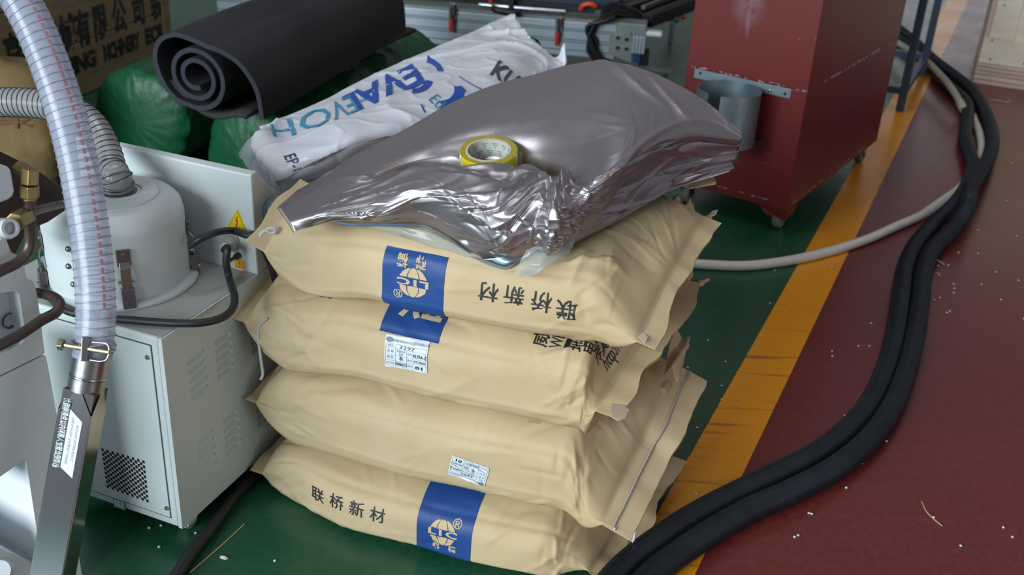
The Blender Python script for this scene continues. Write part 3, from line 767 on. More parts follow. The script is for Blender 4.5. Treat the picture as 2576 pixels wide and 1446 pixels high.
        if u > .66: h += 0.004 * math.exp(-cr * cr)
        return p + n * h
    mb = MB(); mb.grid(surf, 300, 230); mb.build('foil_body', 'foil', root, smooth=True, solid=0.0006, fixn=False)
    # second foil layer showing under the pointed front corner: blue-grey inside face turned out
    A_ = [P(1186, 640, .578), P(1215, 648, .582), P(1262, 640, .592), P(1310, 612, .604), P(1346, 596, .612)]
    B_ = [P(1200, 650, .572), P(1235, 664, .570), P(1280, 664, .580), P(1318, 640, .594), P(1350, 610, .606)]
    C_ = [P(1222, 672, .561), P(1246, 680, .556), P(1266, 687, .552), P(1302, 655, .586), P(1352, 606, .604)]
    f2 = catnet([A_, B_, C_], None)
    sh = E2 * -0.006
    mb = MB(); mb.grid(lambda u, v: f2(u, v) + sh, 24, 12)
    o = mb.build('inner_layer', 'foil_back', root, smooth=True, solid=0.0006); o['label'] = 'blue grey inside face of the foil'
    def strip(name, px, wid, mt):
        a = [P(*q) for q in px]; q = crom(a, 6)
        mb = MB(); n = len(q) - 1
        mb.grid(lambda u, v: q[int(round(u * n))] + (E2 * -0.004 + Vector((0, 0, -wid * .55 * v))) , n, 2)
        return mb.build(name, mt, root, smooth=True, solid=0.0005)
    strip('blue_hem', [(850, 556, .607), (905, 562, .606), (965, 560, .606), (1025, 562, .604), (1070, 565, .602), (1120, 588, .597), (1163, 618, .588), (1215, 655, .570)], .006, 'hem')
    strip('blue_hem', [(701, 519, .606), (712, 534, .610), (722, 548, .610), (733, 566, .606), (742, 581, .600)], .004, 'hem')
    # clear liner film peeping out below the foil
    f3 = catnet([[P(930, 566, .602), P(1010, 566, .604), P(1090, 580, .602), P(1170, 620, .590), P(1230, 655, .576)],
                 [P(985, 578, .592), P(1040, 592, .590), P(1110, 618, .580), P(1175, 642, .572), P(1222, 662, .566)],
                 [P(1035, 598, .574), P(1070, 612, .572), P(1125, 632, .566), P(1172, 648, .563), P(1212, 662, .562)]], None)
    mb = MB(); mb.grid(lambda u, v: f3(u, v) + E2 * -0.010 + Vector((0, 0, 0.004 * nz((u * 6, v * 6, 0), 1, 3))), 40, 20)
    o = mb.build('clear_liner', 'clear_film', root, smooth=True); o['label'] = 'clear plastic liner film'
    f4 = catnet([[P(1330, 622, .612), P(1365, 612, .618), P(1405, 610, .622), P(1450, 600, .622)],
                 [P(1308, 662, .586), P(1350, 655, .600), P(1390, 645, .606), P(1440, 622, .612)],
                 [P(1296, 690, .566), P(1338, 688, .578), P(1372, 672, .594), P(1430, 634, .606)]], None)
    mb = MB(); mb.grid(lambda u, v: f4(u, v) + E2 * -0.008 + Vector((0, 0, 0.005 * nz((u * 5, v * 5, 0), 1, 9))), 30, 20)
    o = mb.build('clear_liner', 'clear_film', root, smooth=True); o['label'] = 'clear plastic liner film'
    return root, surf
foil_root, foil_surf = build_foil()

# ------------------------------------------------------------------ roll of packing tape on the foil
def build_tape():
    c = P(1229, 377, 0.699)
    root = thing('tape_roll', 'yellow roll of packing tape standing on the silver foil bag', 'tape', c)
    up = (Vector((0, 0, 1)) - E2 * 0.19 - E1 * 0.02).normalized()
    ro = 73.5 * (c - CP).dot(CF) / FPX; ri = ro * .79; h = 0.047
    o = c - up * h
    mb = MB(); mb.lathe([(ri, 0), (ri, h), (ri + .001, h), (ro - .001, h)], o, up, 64); mb.build('tape_side', 'tape_side', root, smooth=True, auto=40)
    mb = MB(); mb.lathe([(ri, 0), (ro - .0008, 0), (ro, .0008), (ro, h - .0008), (ro - .0008, h)], o, up, 64); mb.build('tape_winding', 'tape_amber', root, smooth=True, auto=40)
    mb = MB(); mb.lathe([(ri - .0035, .0005), (ri, .0005), (ri, h + .0005), (ri - .0035, h + .0005)], o, up, 64, closed=True); core = mb.build('cardboard_core', 'core', root, smooth=True, auto=40)
    a = up.orthogonal().normalized(); b = up.cross(a); rr = ri - .0040
    def inside(u, v): return o + up * v + (a * math.cos(u / rr) + b * math.sin(u / rr)) * rr
    it = []; tri = lambda s: [(-s, s), (0, -s), (s, s)]
    for j in range(3):
        for i in range(12):
            u = (i + (j % 2) * .5) * 2 * PI * rr / 12; v = .010 + j * .0135; s = .0036
            for dx, dy in ((-s, s * .8), (0, s * .8), (s, s * .8), (-s / 2, -s * .2), (s / 2, -s * .2), (0, -s * 1.2)):
                it.append(([(x, y) for x, y in tri(s * .42)][::-1], xf(u + dx, v + dy)))
    o2 = decal(it, inside, 0.004, 'printed_triangles', 'teal', core); o2['kind'] = 'stuff'
    t = PI * 1.62; d = (a * math.cos(t) + b * math.sin(t))
    rgt = CR
    mb = MB(); q = o + rgt * (ro - .002); mb.grid(lambda u, v: q + up * (h * (.1 + .85 * v)) + rgt * .009 * u + CF * (.012 * u * u), 6, 4); mb.build('loose_tape_end', 'clear_film', root, smooth=True)
build_tape()

# ------------------------------------------------------------------ white printed plastic bag behind the stack
def build_white():
    root = thing('white_plastic_bag', 'white plastic bag with blue lettering lying behind the silver foil bag', 'bag', P(1000, 280, .40))
    top = [(652, 318, .505), (681, 309, .515), (809, 254, .525), (880, 216, .53), (985, 167, .535), (1082, 126, .54), (1130, 104, .545), (1210, 70, .55), (1288, 37, .555)]
    m1 = [(664, 352, .50), (700, 352, .53), (835, 305, .56), (915, 268, .565), (1025, 222, .57), (1125, 180, .575), (1175, 156, .575), (1250, 110, .575), (1322, 80, .56)]
    m2 = [(672, 395, .492), (715, 405, .515), (850, 360, .555), (940, 325, .565), (1060, 285, .57), (1160, 240, .572), (1215, 212, .572), (1285, 160, .575), (1352, 112, .56)]
    m3 = [(682, 440, .478), (730, 450, .485), (862, 408, .51), (960, 375, .52), (1085, 340, .525), (1185, 300, .53), (1250, 265, .53), (1320, 205, .535), (1385, 142, .545)]
    bot = [(690, 474, .462), (735, 466, .458), (872, 440, .45), (975, 420, .45), (1105, 385, .455), (1210, 345, .46), (1280, 310, .465), (1350, 245, .49), (1418, 168, .53)]
    net = [[P(*q) for q in r] for r in (top, m1, m2, m3, bot)]
    fn = catnet(net, None)
    def surf(u, v):
        p = fn(u, v); e = .01
        n = (fn(min(1, u + e), v) - fn(max(0, u - e), v)).cross(fn(u, min(1, v + e)) - fn(u, max(0, v - e))).normalized()
        if n.z < 0: n = -n
        am = 1 + 1.6 * sm(.72, .95, u) + 1.6 * sm(.25, .05, u)
        h = am * (0.006 * nz(p, 6, 3) + 0.002 * nz(p, 14, 1) + 0.006 * rid((p.x * .7, p.y, p.z), 5, 6) ** 3 + 0.002 * rid(p, 12, 2) ** 4)
        h += 0.03 * math.exp(-(((u - .07) / .05) ** 2 + ((v - .38) / .3) ** 2))   # fat rounded corner fold at the near end
        ed = sm(0, .04, v) * sm(1, .96, v)
        edge = (0.004 * nz(p, 40, 5) + .003 * nz(p, 90, 2)) * sm(.97, 1.0, u)
        return p + n * h * (0.3 + 0.7 * ed) + E1 * edge * 2
    mb = MB(); mb.grid(surf, 230, 130)
    def under(u, v):
        p = surf(u, v); w = math.sin(PI * u) ** .5 * math.sin(PI * v) ** .5 if 0 < u < 1 and 0 < v < 1 else 0
        return p - Vector((0, 0, .12 * w))
    mb.grid(under, 60, 36, flip=True)
    body = mb.build('sack_body', 'white_film', root, smooth=True, fixn=False)
    LU, LV = 1.15, 0.42
    def at(x, y):
        u, v = x / LU, y / LV; p = surf(u, v); e = .004
        n = (surf(u + e, v) - surf(u - e, v)).cross(surf(u, v + e) - surf(u, v - e)).normalized()
        if n.z < 0: n = -n
        return p + n * .0016
    def inv(px, py):
        """surface coordinates of the printed word seen at this spot"""
        best = None
        for i in range(60):
            for j in range(40):
                q = fn(i / 59, j / 39) - CP; z = q.dot(CF); dx = 1288 + FPX * q.dot(CR) / z - px; dy = 723 + FPX * q.dot(CD) / z - py
                d = dx * dx + dy * dy
                if best is None or d < best[0]: best = (d, i / 59 * LU, j / 39 * LV)
        return best[1], best[2]
    F = lambda px, py, rot, sx=1, sy=-1: xf(*inv(px, py), rot, sx, sy)
    decal([(text2d('EVAL', .115, .035), F(955, 222, PI, 1.0, -1.0))], at, .012, 'printed_word', 'print_blue', root)
    decal([(text2d('EVOH', .105, .002), F(818, 290, PI + .04, 1.05, -1.1)), (text2d('TM', .025), F(912, 252, PI))], at, .012, 'printed_word', 'print_sky', root)
    arc = lambda r0, r1, a0, a1, n=12: [(r1 * math.cos(lerp(a0, a1, i / n)), r1 * math.sin(lerp(a0, a1, i / n))) for i in range(n + 1)] + [(r0 * math.cos(lerp(a1, a0, i / n)), r0 * math.sin(lerp(a1, a0, i / n))) for i in range(n + 1)]
    it = [(arc(.045, .066, .2, 1.45), F(1030, 200, 2.2)), (arc(.045, .066, 1.9, 3.1), F(1068, 178, 2.3)), (arc(.045, .075, -.3, 1.5), F(1115, 225, PI * .55)), (arc(.045, .075, -1.6, .1), F(1190, 250, PI * .9))]
    decal(it, at, .012, 'printed_logo', 'print_blue', root)
    w0, w1, w2 = inv(1155, 188), inv(1180, 208), inv(1212, 230)
    def seg(a, b, w=.0022):
        dx, dy = b[0] - a[0], b[1] - a[1]; L = math.hypot(dx, dy); nx, ny = -dy / L * w, dx / L * w
        return ([(a[0] + nx, a[1] + ny), (a[0] - nx, a[1] - ny), (b[0] - nx, b[1] - ny), (b[0] + nx, b[1] + ny)], xf(0, 0))
    decal([seg(w0, w1), seg(w1, w2)], at, .012, 'printed_line', 'print_blue', root); decal([seg(inv(1056, 264), inv(1076, 281))], at, .012, 'printed_line', 'print_blue', root)
    decal([(text2d('Ethylene', .05, .0, align='LEFT'), F(1082, 252, PI * .42, 1, -1))], at, .012, 'printed_word', 'print_sky', root)
    for body, sz, bo, q in (('KU', .085, .03, F(1243, 175, PI * .42, 1, -1)), ('KU', .06, .02, F(808, 408, PI * .42, 1, -1)), ('EP-111', .045, .01, F(742, 425, PI * .45, 1, -1))):
        decal([(text2d(body, sz, bo, align='CENTER' if 'E' in body else 'LEFT'), q)], at, .012, 'printed_word', 'print_dark', root)
    # clear end of the outer bag at the near corner and a curled ear at the far corner
    f2 = catnet([[P(600, 385, .49), P(625, 350, .50), P(650, 330, .505), P(665, 322, .51)],
                 [P(612, 408, .485), P(640, 390, .49), P(662, 380, .50), P(680, 375, .505)],
                 [P(640, 440, .475), P(662, 432, .48), P(680, 426, .485), P(695, 420, .49)],
                 [P(668, 466, .462), P(680, 466, .462), P(690, 468, .462), P(700, 470, .462)]], None)
    mb = MB(); mb.grid(lambda u, v: f2(u, v) + Vector((0, 0, .008 * nz((u * 4, v * 5, 0), 1, 7))), 30, 30)
    o = mb.build('clear_end', 'clear_bag', root, smooth=True); o['label'] = 'clear crumpled plastic end'
    f3 = catnet([[P(1388, 146, .54), P(1398, 158, .535), P(1405, 166, .53)], [P(1405, 140, .55), P(1412, 150, .545), P(1418, 165, .535)], [P(1412, 120, .57), P(1420, 138, .56), P(1426, 158, .54)], [P(1420, 108, .58), P(1421, 112, .58), P(1424, 135, .56)]], None)
    mb = MB(); mb.grid(f3, 10, 10); mb.build('torn_corner', 'white_film', root, smooth=True, solid=.0008)
    mb = MB(); mb.grid(catnet([[P(1335, 92, .55), P(1352, 94, .55)], [P(1345, 100, .54), P(1358, 106, .54)], [P(1350, 108, .53), P(1362, 116, .53)]], None), 8, 6); mb.build('torn_corner', 'foil', root, smooth=True, solid=.0008)
build_white()
def holed(mb, outer, holes, n, depth):
    bm = bmesh.new(); ed = []
    for lp in [outer] + holes:
        vs = [bm.verts.new(p) for p in lp]
        for i in range(len(vs)): ed.append(bm.edges.new((vs[i], vs[(i + 1) % len(vs)])))
    bmesh.ops.triangle_fill(bm, use_beauty=True, use_dissolve=False, edges=ed, normal=n)
    bm.verts.index_update(); b = len(mb.v)
    mb.add([v.co.copy() for v in bm.verts], [tuple(v.index for v in f.verts) for f in bm.faces]); bm.free()
    for lp in [outer] + holes:
        m_ = len(lp); mb.add(list(lp) + [p - n * depth for p in lp], [(i, (i + 1) % m_, m_ + (i + 1) % m_, m_ + i) for i in range(m_)])
# ------------------------------------------------------------------ grey vacuum cabinet with motor drum
CY = math.radians(-21.235)
CA = Vector((math.cos(CY), math.sin(CY), 0)); CB = Vector((-CA.y, CA.x, 0))
C0 = P(459, 1330, .04); C0 = Vector((C0.x, C0.y, 0))
CFR = Matrix.Translation(C0) @ Matrix.Rotation(CY, 4, 'Z')   # local: x along the front (right = 0), y to the back, z up
def cl(p): q = p - C0; return Vector((q.dot(CA), q.dot(CB), q.z))
def cside(px, py): return cl(PL(px, py, C0, CA))      # right side
def cfront(px, py): return cl(PL(px, py, C0, CB))     # front face
ZT = 0.419
def build_cabinet():
    root = thing('vacuum_cabinet', 'light grey steel cabinet on casters with louvred side and round motor drum on top', 'cabinet', C0, CY)
    mb = MB(CFR); mb.box((-.38, 0, .04), (-.008, .42, ZT)); mb.build('cabinet_body', 'grey_paint', root, bevel=.004, seg=3)
    mb = MB(CFR); mb.box((-.376, .004, ZT), (-.004, .264, ZT + .0012)); mb.build('top_plate', 'grey_top_shaded', root)
    # front access panel: raised sheet with a dark shadow gap round it
    a = cfront(373, 868); b = cfront(435, 1302)
    x1 = (a.x + b.x) / 2; zt = a.z; zb = b.z
    mb = MB(CFR); mb.box((-.345, -.0006, zb - .002), (x1 + .002, .001, zt + .002)); mb.build('panel_gap', 'seam', root)
    mb = MB(CFR); mb.box((-.343, -.0018, zb), (x1, .001, zt)); pan = mb.build('access_panel', 'grey_paint', root, bevel=.0008)
    for px, py in ((373, 897), (422, 1276)):
        c = cfront(px, py); mb = MB(CFR); mb.lathe([(0.0045, 0), (0.0045, .001), (.0034, .0026), (0, .003)], (c.x, -.0018, c.z), Vector((0, -1, 0)), 16)
        mb.box((c.x - .003, -.0052, c.z - .0004), (c.x + .003, -.0044, c.z + .0004)); mb.build('panel_screw', 'screw', pan, smooth=True, auto=40)
    # perforated field
    q = [cfront(*p) for p in ((260, 1130), (363, 1160), (373, 1258), (273, 1222))]
    mb = MB(CFR); n = 8
    for i in range(2 * n + 1):
        for j in range(2 * n + 1):
            if (i + j) % 2: continue
            u, v = i / (2 * n), j / (2 * n)
            p = q[0].lerp(q[1], u).lerp(q[3].lerp(q[2], u), v); s = .0030
            mb.box((p.x - s * .8, -.0021, p.z - s), (p.x + s * .8, -.0017, p.z + s))
    o = mb.build('perforations', 'hole', pan); o['kind'] = 'stuff'
    # green-edged inspection sticker
    c = cfront(302, 1266); mb = MB(CFR); mb.box((c.x - .013, -.0026, c.z - .010), (c.x + .013, -.0018, c.z + .010)); st = mb.build('inspection_sticker', 'green_edge', root)
    mb = MB(CFR); mb.box((c.x - .0095, -.0030, c.z - .0065), (c.x + .0095, -.0025, c.z + .0065)); mb.build('sticker_face', 'label', st)
    fx = flat(CFR @ Vector((c.x, -.0032, c.z)), CA, Vector((0, 0, 1)))
    decal([(text2d('合 格', .006, .01), xf(0, .0025)), (text2d('CHECKED', .0035), xf(0, -.003))], fx, .01, 'sticker_print', 'ink', st)
    # louvres on the right side
    groups = [((471, 915), (518, 880), (482, 1004), 5), ((540, 864), (583, 831), (548, 950), 5), ((627, 812), (664, 784), (634, 884), 5),
              ((496, 1118), (541, 1082), (505, 1198), 5), ((561, 1063), (604, 1028), (569, 1142), 5), ((643, 994), (683, 960), (649, 1070), 5), ((701, 944), (737, 912), (706, 1012), 5)]
    spots = []
    for p0, p1, p4, n in groups:
        a, b, c = cside(*p0), cside(*p1), cside(*p4)
        for i in range(n): spots.append((lerp(a.y, c.y, i / (n - 1)), lerp(a.z, c.z, i / (n - 1))))
    LL, LH = .046, .0066
    mb = MB(CFR); V = lambda y, z: Vector((0, y, z))
    holed(mb, [V(.0, .04), V(.42, .04), V(.42, ZT), V(.0, ZT)], [[V(y, z - LH), V(y + LL, z - LH), V(y + LL, z + LH * .8), V(y, z + LH * .8)] for y, z in spots], Vector((1, 0, 0)), .008)
    side = mb.build('side_panel', 'grey_paint', root)
    proto = None
    for y, z in spots:
        if proto is None:
            mb = MB(CFR); d = .0080; k = 10
            vs = []
            for i in range(k + 1):
                u = i / k; e = min(1, min(u, 1 - u) / .10)
                vs += [(0, u * LL, LH * .8), (-d * e, u * LL, LH * .45), (-d * .75 * e, u * LL, -LH * .2), (0, u * LL, -LH)]
            mb.add(vs, [(4 * i + j, 4 * i + j + 1, 4 * i + j + 5, 4 * i + j + 4) for i in range(k) for j in range(3)])
            proto = mb.build('louver', 'grey_paint', side, smooth=True, auto=40); o = proto
        else: o = dup(proto)
        o.location = (0, y, z)
    # casters
    for x, y in ((-.03, .045), (-.35, .045), (-.03, .38), (-.35, .38)):
        mb = MB(CFR); mb.box((x - .016, y - .014, .030), (x + .016, y + .014, .041)); mb.box((x - .014, y - .012, .012), (x - .011, y + .012, .032)); mb.box((x + .011, y - .012, .012), (x + .014, y + .012, .032)); k = mb.build('caster', 'plastic_white', root, bevel=.002)
        mb = MB(CFR); mb.cyl((x - .0095, y + .004, .017), (x + .0095, y + .004, .017), .017, n=24); mb.build('caster_wheel', 'plastic_white', k, smooth=True, auto=40)
    # control box: wedge with upright front and sloping back
    yb = .262; zt = .609
    prof = [(yb, ZT), (yb, zt), (yb + .018, zt + .002), (.352, .525), (.42, .455), (.42, ZT)]
    mb = MB(CFR); mb.prism([(-.0, y, z) for y, z in prof], (-.38, 0, 0)); box = mb.build('control_box', 'grey_paint', root, bevel=.003, seg=2)
    k = cside(668, 527)
    mb = MB(CFR); mb.lathe([(.022, 0), (.023, .004), (.019, .008), (.019, .014), (.012, .016)], (0, k.y + .012, k.z - .004), Vector((1, 0, 0)), 28); kn = mb.build('side_socket', 'zinc', box, smooth=True, auto=40)
    mb = MB(CFR); mb.lathe([(.0125, .0161), (.0, .0163)], (0, k.y + .012, k.z - .004), Vector((1, 0, 0)), 24); mb.build('socket_opening', 'rubber', kn)
    def bf(px, py): return cl(PL(px, py, C0 + CB * yb, CB))
    # warning triangle
    t = [bf(598, 524), bf(568, 578), bf(625, 590)]; y0 = yb - .0006
    def tri(pts, y, name, mt, par, sc=1.0):
        cx = sum(p.x for p in pts) / 3; cz = sum(p.z for p in pts) / 3
        P3 = [((p.x - cx) * sc + cx, (p.z - cz) * sc + cz) for p in pts]
        mb = MB(CFR); mb.prism([(x, y, z) for x, z in P3], (0, .0004, 0)); return mb.build(name, mt, par), cx, cz
    tr, cx, cz = tri(t, y0, 'warning_sticker', 'yellow', box, 1.0)
    tri(t, y0 - .0002, 'warning_border', 'ink', tr, .86); tri(t, y0 - .0004, 'warning_field', 'yellow', tr, .81)
    up = Vector((0, 0, 1)); fx = flat(CFR @ Vector((cx, y0 - .0008, cz)), CA, up)
    bolt = [(.001, .012), (-.0035, .002), (-.0005, .003), (-.002, -.005), (-.0035, -.004), (-.001, -.009), (.002, -.005), (.0005, -.0045), (.003, .0055), (.0005, .0045), (.003, .0115)]
    decal([(bolt[::-1], xf(0, .004, -.05))], fx, .05, 'bolt_symbol', 'orange_ink', tr)
    decal([(text2d('50Hz', .006, .03), xf(0.001, -.0075, -.05)), (text2d('380V 3-Phase', .006, .04), xf(0.002, -.0125, -.05, .85))], fx, .05, 'sticker_print', 'ink', tr)
    # cable gland, earth screw and sticker
    g = bf(588, 606); mb = MB(CFR)
    mb.cyl((g.x, yb, g.z), (g.x, yb - .006, g.z), .0150, n=6); mb.cyl((g.x, yb - .006, g.z), (g.x, yb - .020, g.z - .002), .0125, n=20); mb.cyl((g.x, yb - .020, g.z - .002), (g.x, yb - .030, g.z - .006), .0115, .0095, n=20)
    mb.build('cable_gland', 'plastic_white', box, bevel=.001)
    e = bf(601, 641); mb = MB(CFR); mb.cyl((e.x, yb, e.z), (e.x, yb - .010, e.z), .0060, n=6); mb.cyl((e.x, yb - .010, e.z), (e.x - .004, yb - .022, e.z - .003), .0032, n=12); mb.build('earth_screw', 'brown_metal', box)
    s = bf(603, 664); mb = MB(CFR); mb.box((s.x - .0105, yb - .0008, s.z - .0085), (s.x + .0105, yb, s.z + .0085)); es = mb.build('earth_sticker', 'orange', box)
    fx = flat(CFR @ Vector((s.x, yb - .0012, s.z)), CA, up)
    ar = [([(-.0007, .006), (.0007, .006), (.0007, .0005), (-.0007, .0005)][::-1], xf(0, 0))] + [([(-w, y + .0006), (w, y + .0006), (w, y - .0006), (-w, y - .0006)][::-1], xf(0, 0)) for w, y in ((.004, .0005), (.0026, -.0015), (.0012, -.0033))]
    ar.append((text2d('EARTH', .0045), xf(0, -.0062)))
    decal(ar, fx, .05, 'earth_symbol', 'orange_ink', es)
    # motor drum
    c = cl(P(305, 699, ZT)); o = Vector((c.x, c.y, ZT)); R = .1175
    mb = MB(CFR); mb.lathe([(R + .012, 0), (R + .014, .003), (R + .014, .007), (R + .010, .0105), (R + .002, .0125), (R - .002, .0125)], o, n=72); mb.build('drum_flange', 'grey_paint', root, smooth=True, auto=50)
    H = .158
    mb = MB(CFR); mb.lathe([(R, .010), (R, .014), (R - .001, H - .034), (R - .005, H - .016), (R - .014, H - .006), (R - .026, H), (R * .66, H + .001), (R * .655, H + .0035), (R * .44, H + .004), (R * .435, H + .001), (.0, H + .001)], o, n=72)
    drum = mb.build('motor_drum', 'grey_paint', root, smooth=True, auto=55)
    mb = MB(CFR); mb.lathe([(.031, H), (.031, H + .003), (.0235, H + .005), (.0235, H + .016)], o + Vector((.004, .014, 0)), n=32); mb.build('outlet_spigot', 'steel_dark', drum, smooth=True, auto=40)
    def latch(ang, name='toggle_latch'):
        d = Vector((math.cos(ang), math.sin(ang), 0)); tn = Vector((-d.y, d.x, 0))
        fr = CFR @ Matrix.Translation(o) @ Matrix(((tn.x, d.x, 0, 0), (tn.y, d.y, 0, 0), (0, 0, 1, 0), (0, 0, 0, 1)))
        mb = MB(fr); mb.box((-.011, R, .078), (.011, R + .0025, .108)); mb.cyl((0, R + .002, .098), (0, R + .005, .098), .004, n=12); mb.build(name, 'steel_dark', root, bevel=.0015)
        root_l = bpy.context.scene.collection.objects[-1]
        mb = MB(fr)
        prof = [(R + .003, .086), (R + .010, .076), (R + .011, .036), (R + .008, .034), (R + .007, .074), (R + .0015, .083)]
        mb.prism([(-.0085, y, z) for y, z in prof], (.017, 0, 0)); mb.build('latch_arm', 'steel_brush', root_l, bevel=.001)
        mb = MB(fr); mb.prism([(-.0105, y, z) for y, z in ((R + .001, .040), (R + .013, .040), (R + .016, .006), (R + .002, .006))], (.021, 0, 0)); mb.build('latch_hook', 'steel_dark', root_l, bevel=.001)
        mb = MB(fr); mb.cyl((-.013, R + .006, .052), (.013, R + .006, .052), .0028, n=10); mb.build('latch_pin', 'steel', root_l, smooth=True, auto=40)
        mb = MB(fr); mb.cyl((-.006, R + .0135, .016), (-.006, R + .017, .016), .0035, n=10); mb.build('latch_rivet', 'steel', root_l, smooth=True, auto=40)
    for px, py in ((318, 700), (478, 610), (108, 650)):
        q = cl(P(px, py, ZT + .06)); latch(math.atan2(q.y - o.y, q.x - o.x))
    # rivets and the slot on the drum's left side
    def on_drum(ang, z, off=0): return CFR @ (o + Vector((math.cos(ang) * (R + off), math.sin(ang) * (R + off), z)))
    for px, py in ((172, 627), (173, 672), (185, 716)):
        best = min(((lambda w: ((1288 + FPX * (w - CP).dot(CR) / (w - CP).dot(CF) - px) ** 2 + (723 + FPX * (w - CP).dot(CD) / (w - CP).dot(CF) - py) ** 2, A_, Z_))(on_drum(A_, Z_)) for A_ in [(-2.9 + .02 * i) for i in range(75)] for Z_ in [(.01 + .004 * i) for i in range(34)]), key=lambda t: t[0])
        A_, Z_ = best[1:]; p = cl(on_drum(A_, Z_)); d = Vector((math.cos(A_), math.sin(A_), 0))
        mb = MB(CFR); mb.lathe([(.0052, 0), (.0045, .0025), (.0025, .004), (0, .0045)], p, d, 14); mb.build('rivet', 'steel_dark', drum, smooth=True)
        A0 = A_
    mb = MB(CFR); mb.grid(lambda u, v: (lambda A_, z: o + Vector((math.cos(A_) * (R + .0006), math.sin(A_) * (R + .0006), z)))(A0 + .13 + .11 * (u - .5) * math.sqrt(max(0, 1 - (2 * v - 1) ** 6)), .03 + .062 * v), 8, 14); mb.build('vent_slot', 'hole', drum)
    return root, box, drum, o, yb, g, H
cab, cab_box, cab_drum, DR_O, CYB, GLAND, DR_H = build_cabinet()

def cable(name, label, pts, r, mt='rubber', cat='cable', n=10):
    mb = MB(); mb.tube(crom(pts, 10), r, n); o = mb.build(name, mt, smooth=True, auto=60); return tag(o, label, cat)
gl = CFR @ Vector((GLAND.x, CYB - .028, GLAND.z - .006))
def top(px, py, z=ZT + .009): return P(px, py, z)
cable('power_cable', 'black power cable looping from the white gland across the top of the grey cabinet', [gl, PL(572, 625, C0 + CB * (CYB - .045), CB), PL(569, 660, C0 + CB * (CYB - .052), CB), PL(577, 700, C0 + CB * (CYB - .052), CB), top(590, 745, .432), top(584, 778), top(556, 800), top(505, 812), top(450, 813), top(390, 810), top(330, 805), top(270, 800), top(210, 792), top(165, 780), top(130, 752), top(112, 715), top(108, 685)], .0066)
cable('motor_cable', 'black cable arching from behind the motor drum down past the grey cabinet', [top(478, 618, .50), top(505, 600, .515), top(545, 584, .52), PL(585, 580, C0 + CB * (CYB - .02), CB), PL(622, 592, C0 + CB * (CYB - .02), CB), CFR @ Vector((.012, CYB - .015, .505)), CFR @ Vector((.018, CYB + .005, .46)), CFR @ Vector((.016, CYB + .03, .40)), CFR @ Vector((.014, CYB + .05, .30)), CFR @ Vector((.016, CYB + .06, .15)), CFR @ Vector((.02, CYB + .05, .03)), CFR @ Vector((.03, CYB, .012))], .0062)
cable('floor_cable', 'black cable lying on the green floor between grey cabinet and kraft stack', [P(790, 1060, .011), P(745, 1100, .011), P(700, 1143, .011), P(650, 1188, .011), P(596, 1240, .011), P(556, 1292, .011), P(520, 1342, .011), P(478, 1395, .011), P(445, 1446, .011), P(410, 1500, .011)], .011)

# ------------------------------------------------------------------ hoses with spiral wire
def hose(name, label, pts, r, wall, wire_m, pitch, wr, cat='hose', marks=False):
    root = thing(name, label, cat, pts[0])
    path = resample(crom(pts, 14), .004)
    mb = MB(); mb.tube(path, r, 28, caps=False); mb.build('hose_wall', wall, root, smooth=True)
    # parallel frame for the helix
    t = (path[1] - path[0]).normalized(); a = t.orthogonal().normalized(); pts3 = []; L = len(path); tot = .004 * (L - 1)
    fr = []
    for i, p in enumerate(path):
        t2 = (path[min(i + 1, L - 1)] - path[max(i - 1, 0)]).normalized(); a = t.rotation_difference(t2) @ a; t = t2; fr.append((p, a.copy(), t.cross(a)))
    nT = int(tot / pitch); N = nT * 26
    def fp(s_):
        x = s_ / .004; i = min(int(x), L - 2); f = x - i
        p = fr[i][0].lerp(fr[i + 1][0], f); A_ = fr[i][1].lerp(fr[i + 1][1], f).normalized(); B_ = fr[i][2].lerp(fr[i + 1][2], f).normalized(); return p, A_, B_
    for k in range(N + 1):
        s_ = tot * k / N; p, A_, B_ = fp(s_); w = 2 * PI * nT * k / N
        pts3.append(p + (A_ * math.cos(w) + B_ * math.sin(w)) * (r + wr * .2))
    mb = MB(); mb.tube(pts3, wr, 5); mb.build('spiral_wire', wire_m, root, smooth=True)
    if marks:
        mb = MB(); s_ = .07
        tocam = None
        while s_ < tot * .86:
            p, A_, B_ = fp(s_); c = (CP - p).normalized(); x, y = c.dot(A_), c.dot(B_); w = math.atan2(y, x) + marks
            for dw in (0,):
                def q(u, v): P_, A2, B2 = fp(s_ + v * .008); ww = w + (u - .5) * .16; return P_ + (A2 * math.cos(ww) + B2 * math.sin(ww)) * (r + .0006)
                mb.grid(q, 3, 3)
            s_ += .0115
        o = mb.build('red_line_marks', 'red_mark', root); o['kind'] = 'stuff'
    return root, fp, tot
WD = 1.50
KH = WD / 1.37
hp = [(232, 900), (237, 862), (241, 800), (240, 740), (236, 680), (229, 610), (219, 540), (206, 460), (190, 380), (170, 300), (146, 220), (117, 140), (83, 60), (40, -20), (-10, -110), (-60, -210)]
front_hose, fh, fht = hose('clear_hose', 'clear spiral wire suction hose curving down to the steel suction lance', [PD(x, y, WD - .02 * i / 15) for i, (x, y) in enumerate(hp)], .0240 * KH, 'hose_clear', 'wire', .0108 * KH, .0011, marks=.42)
def ringed(fp, s0, r, wr, name, mt, parent, tilt=0):
    pts = []
    p, A_, B_ = fp(s0); tn = A_.cross(B_)
    for i in range(41):
        w = 2 * PI * i / 40; pts.append(p + (A_ * math.cos(w) + B_ * math.sin(w)) * r + tn * tilt * math.sin(w))
    mb = MB(); mb.tube(pts, wr, 6); return mb.build(name, mt, parent, smooth=True)
clamp = ringed(fh, .014, .0258 * KH, .0017, 'clamp_wire', 'steel', front_hose)
ringed(fh, .021, .0258 * KH, .0017, 'clamp_wire', 'steel', front_hose, .003)
p, A_, B_ = fh(.012); vdir = (CP - p).normalized(); ax = CR
bp = p + vdir * .033
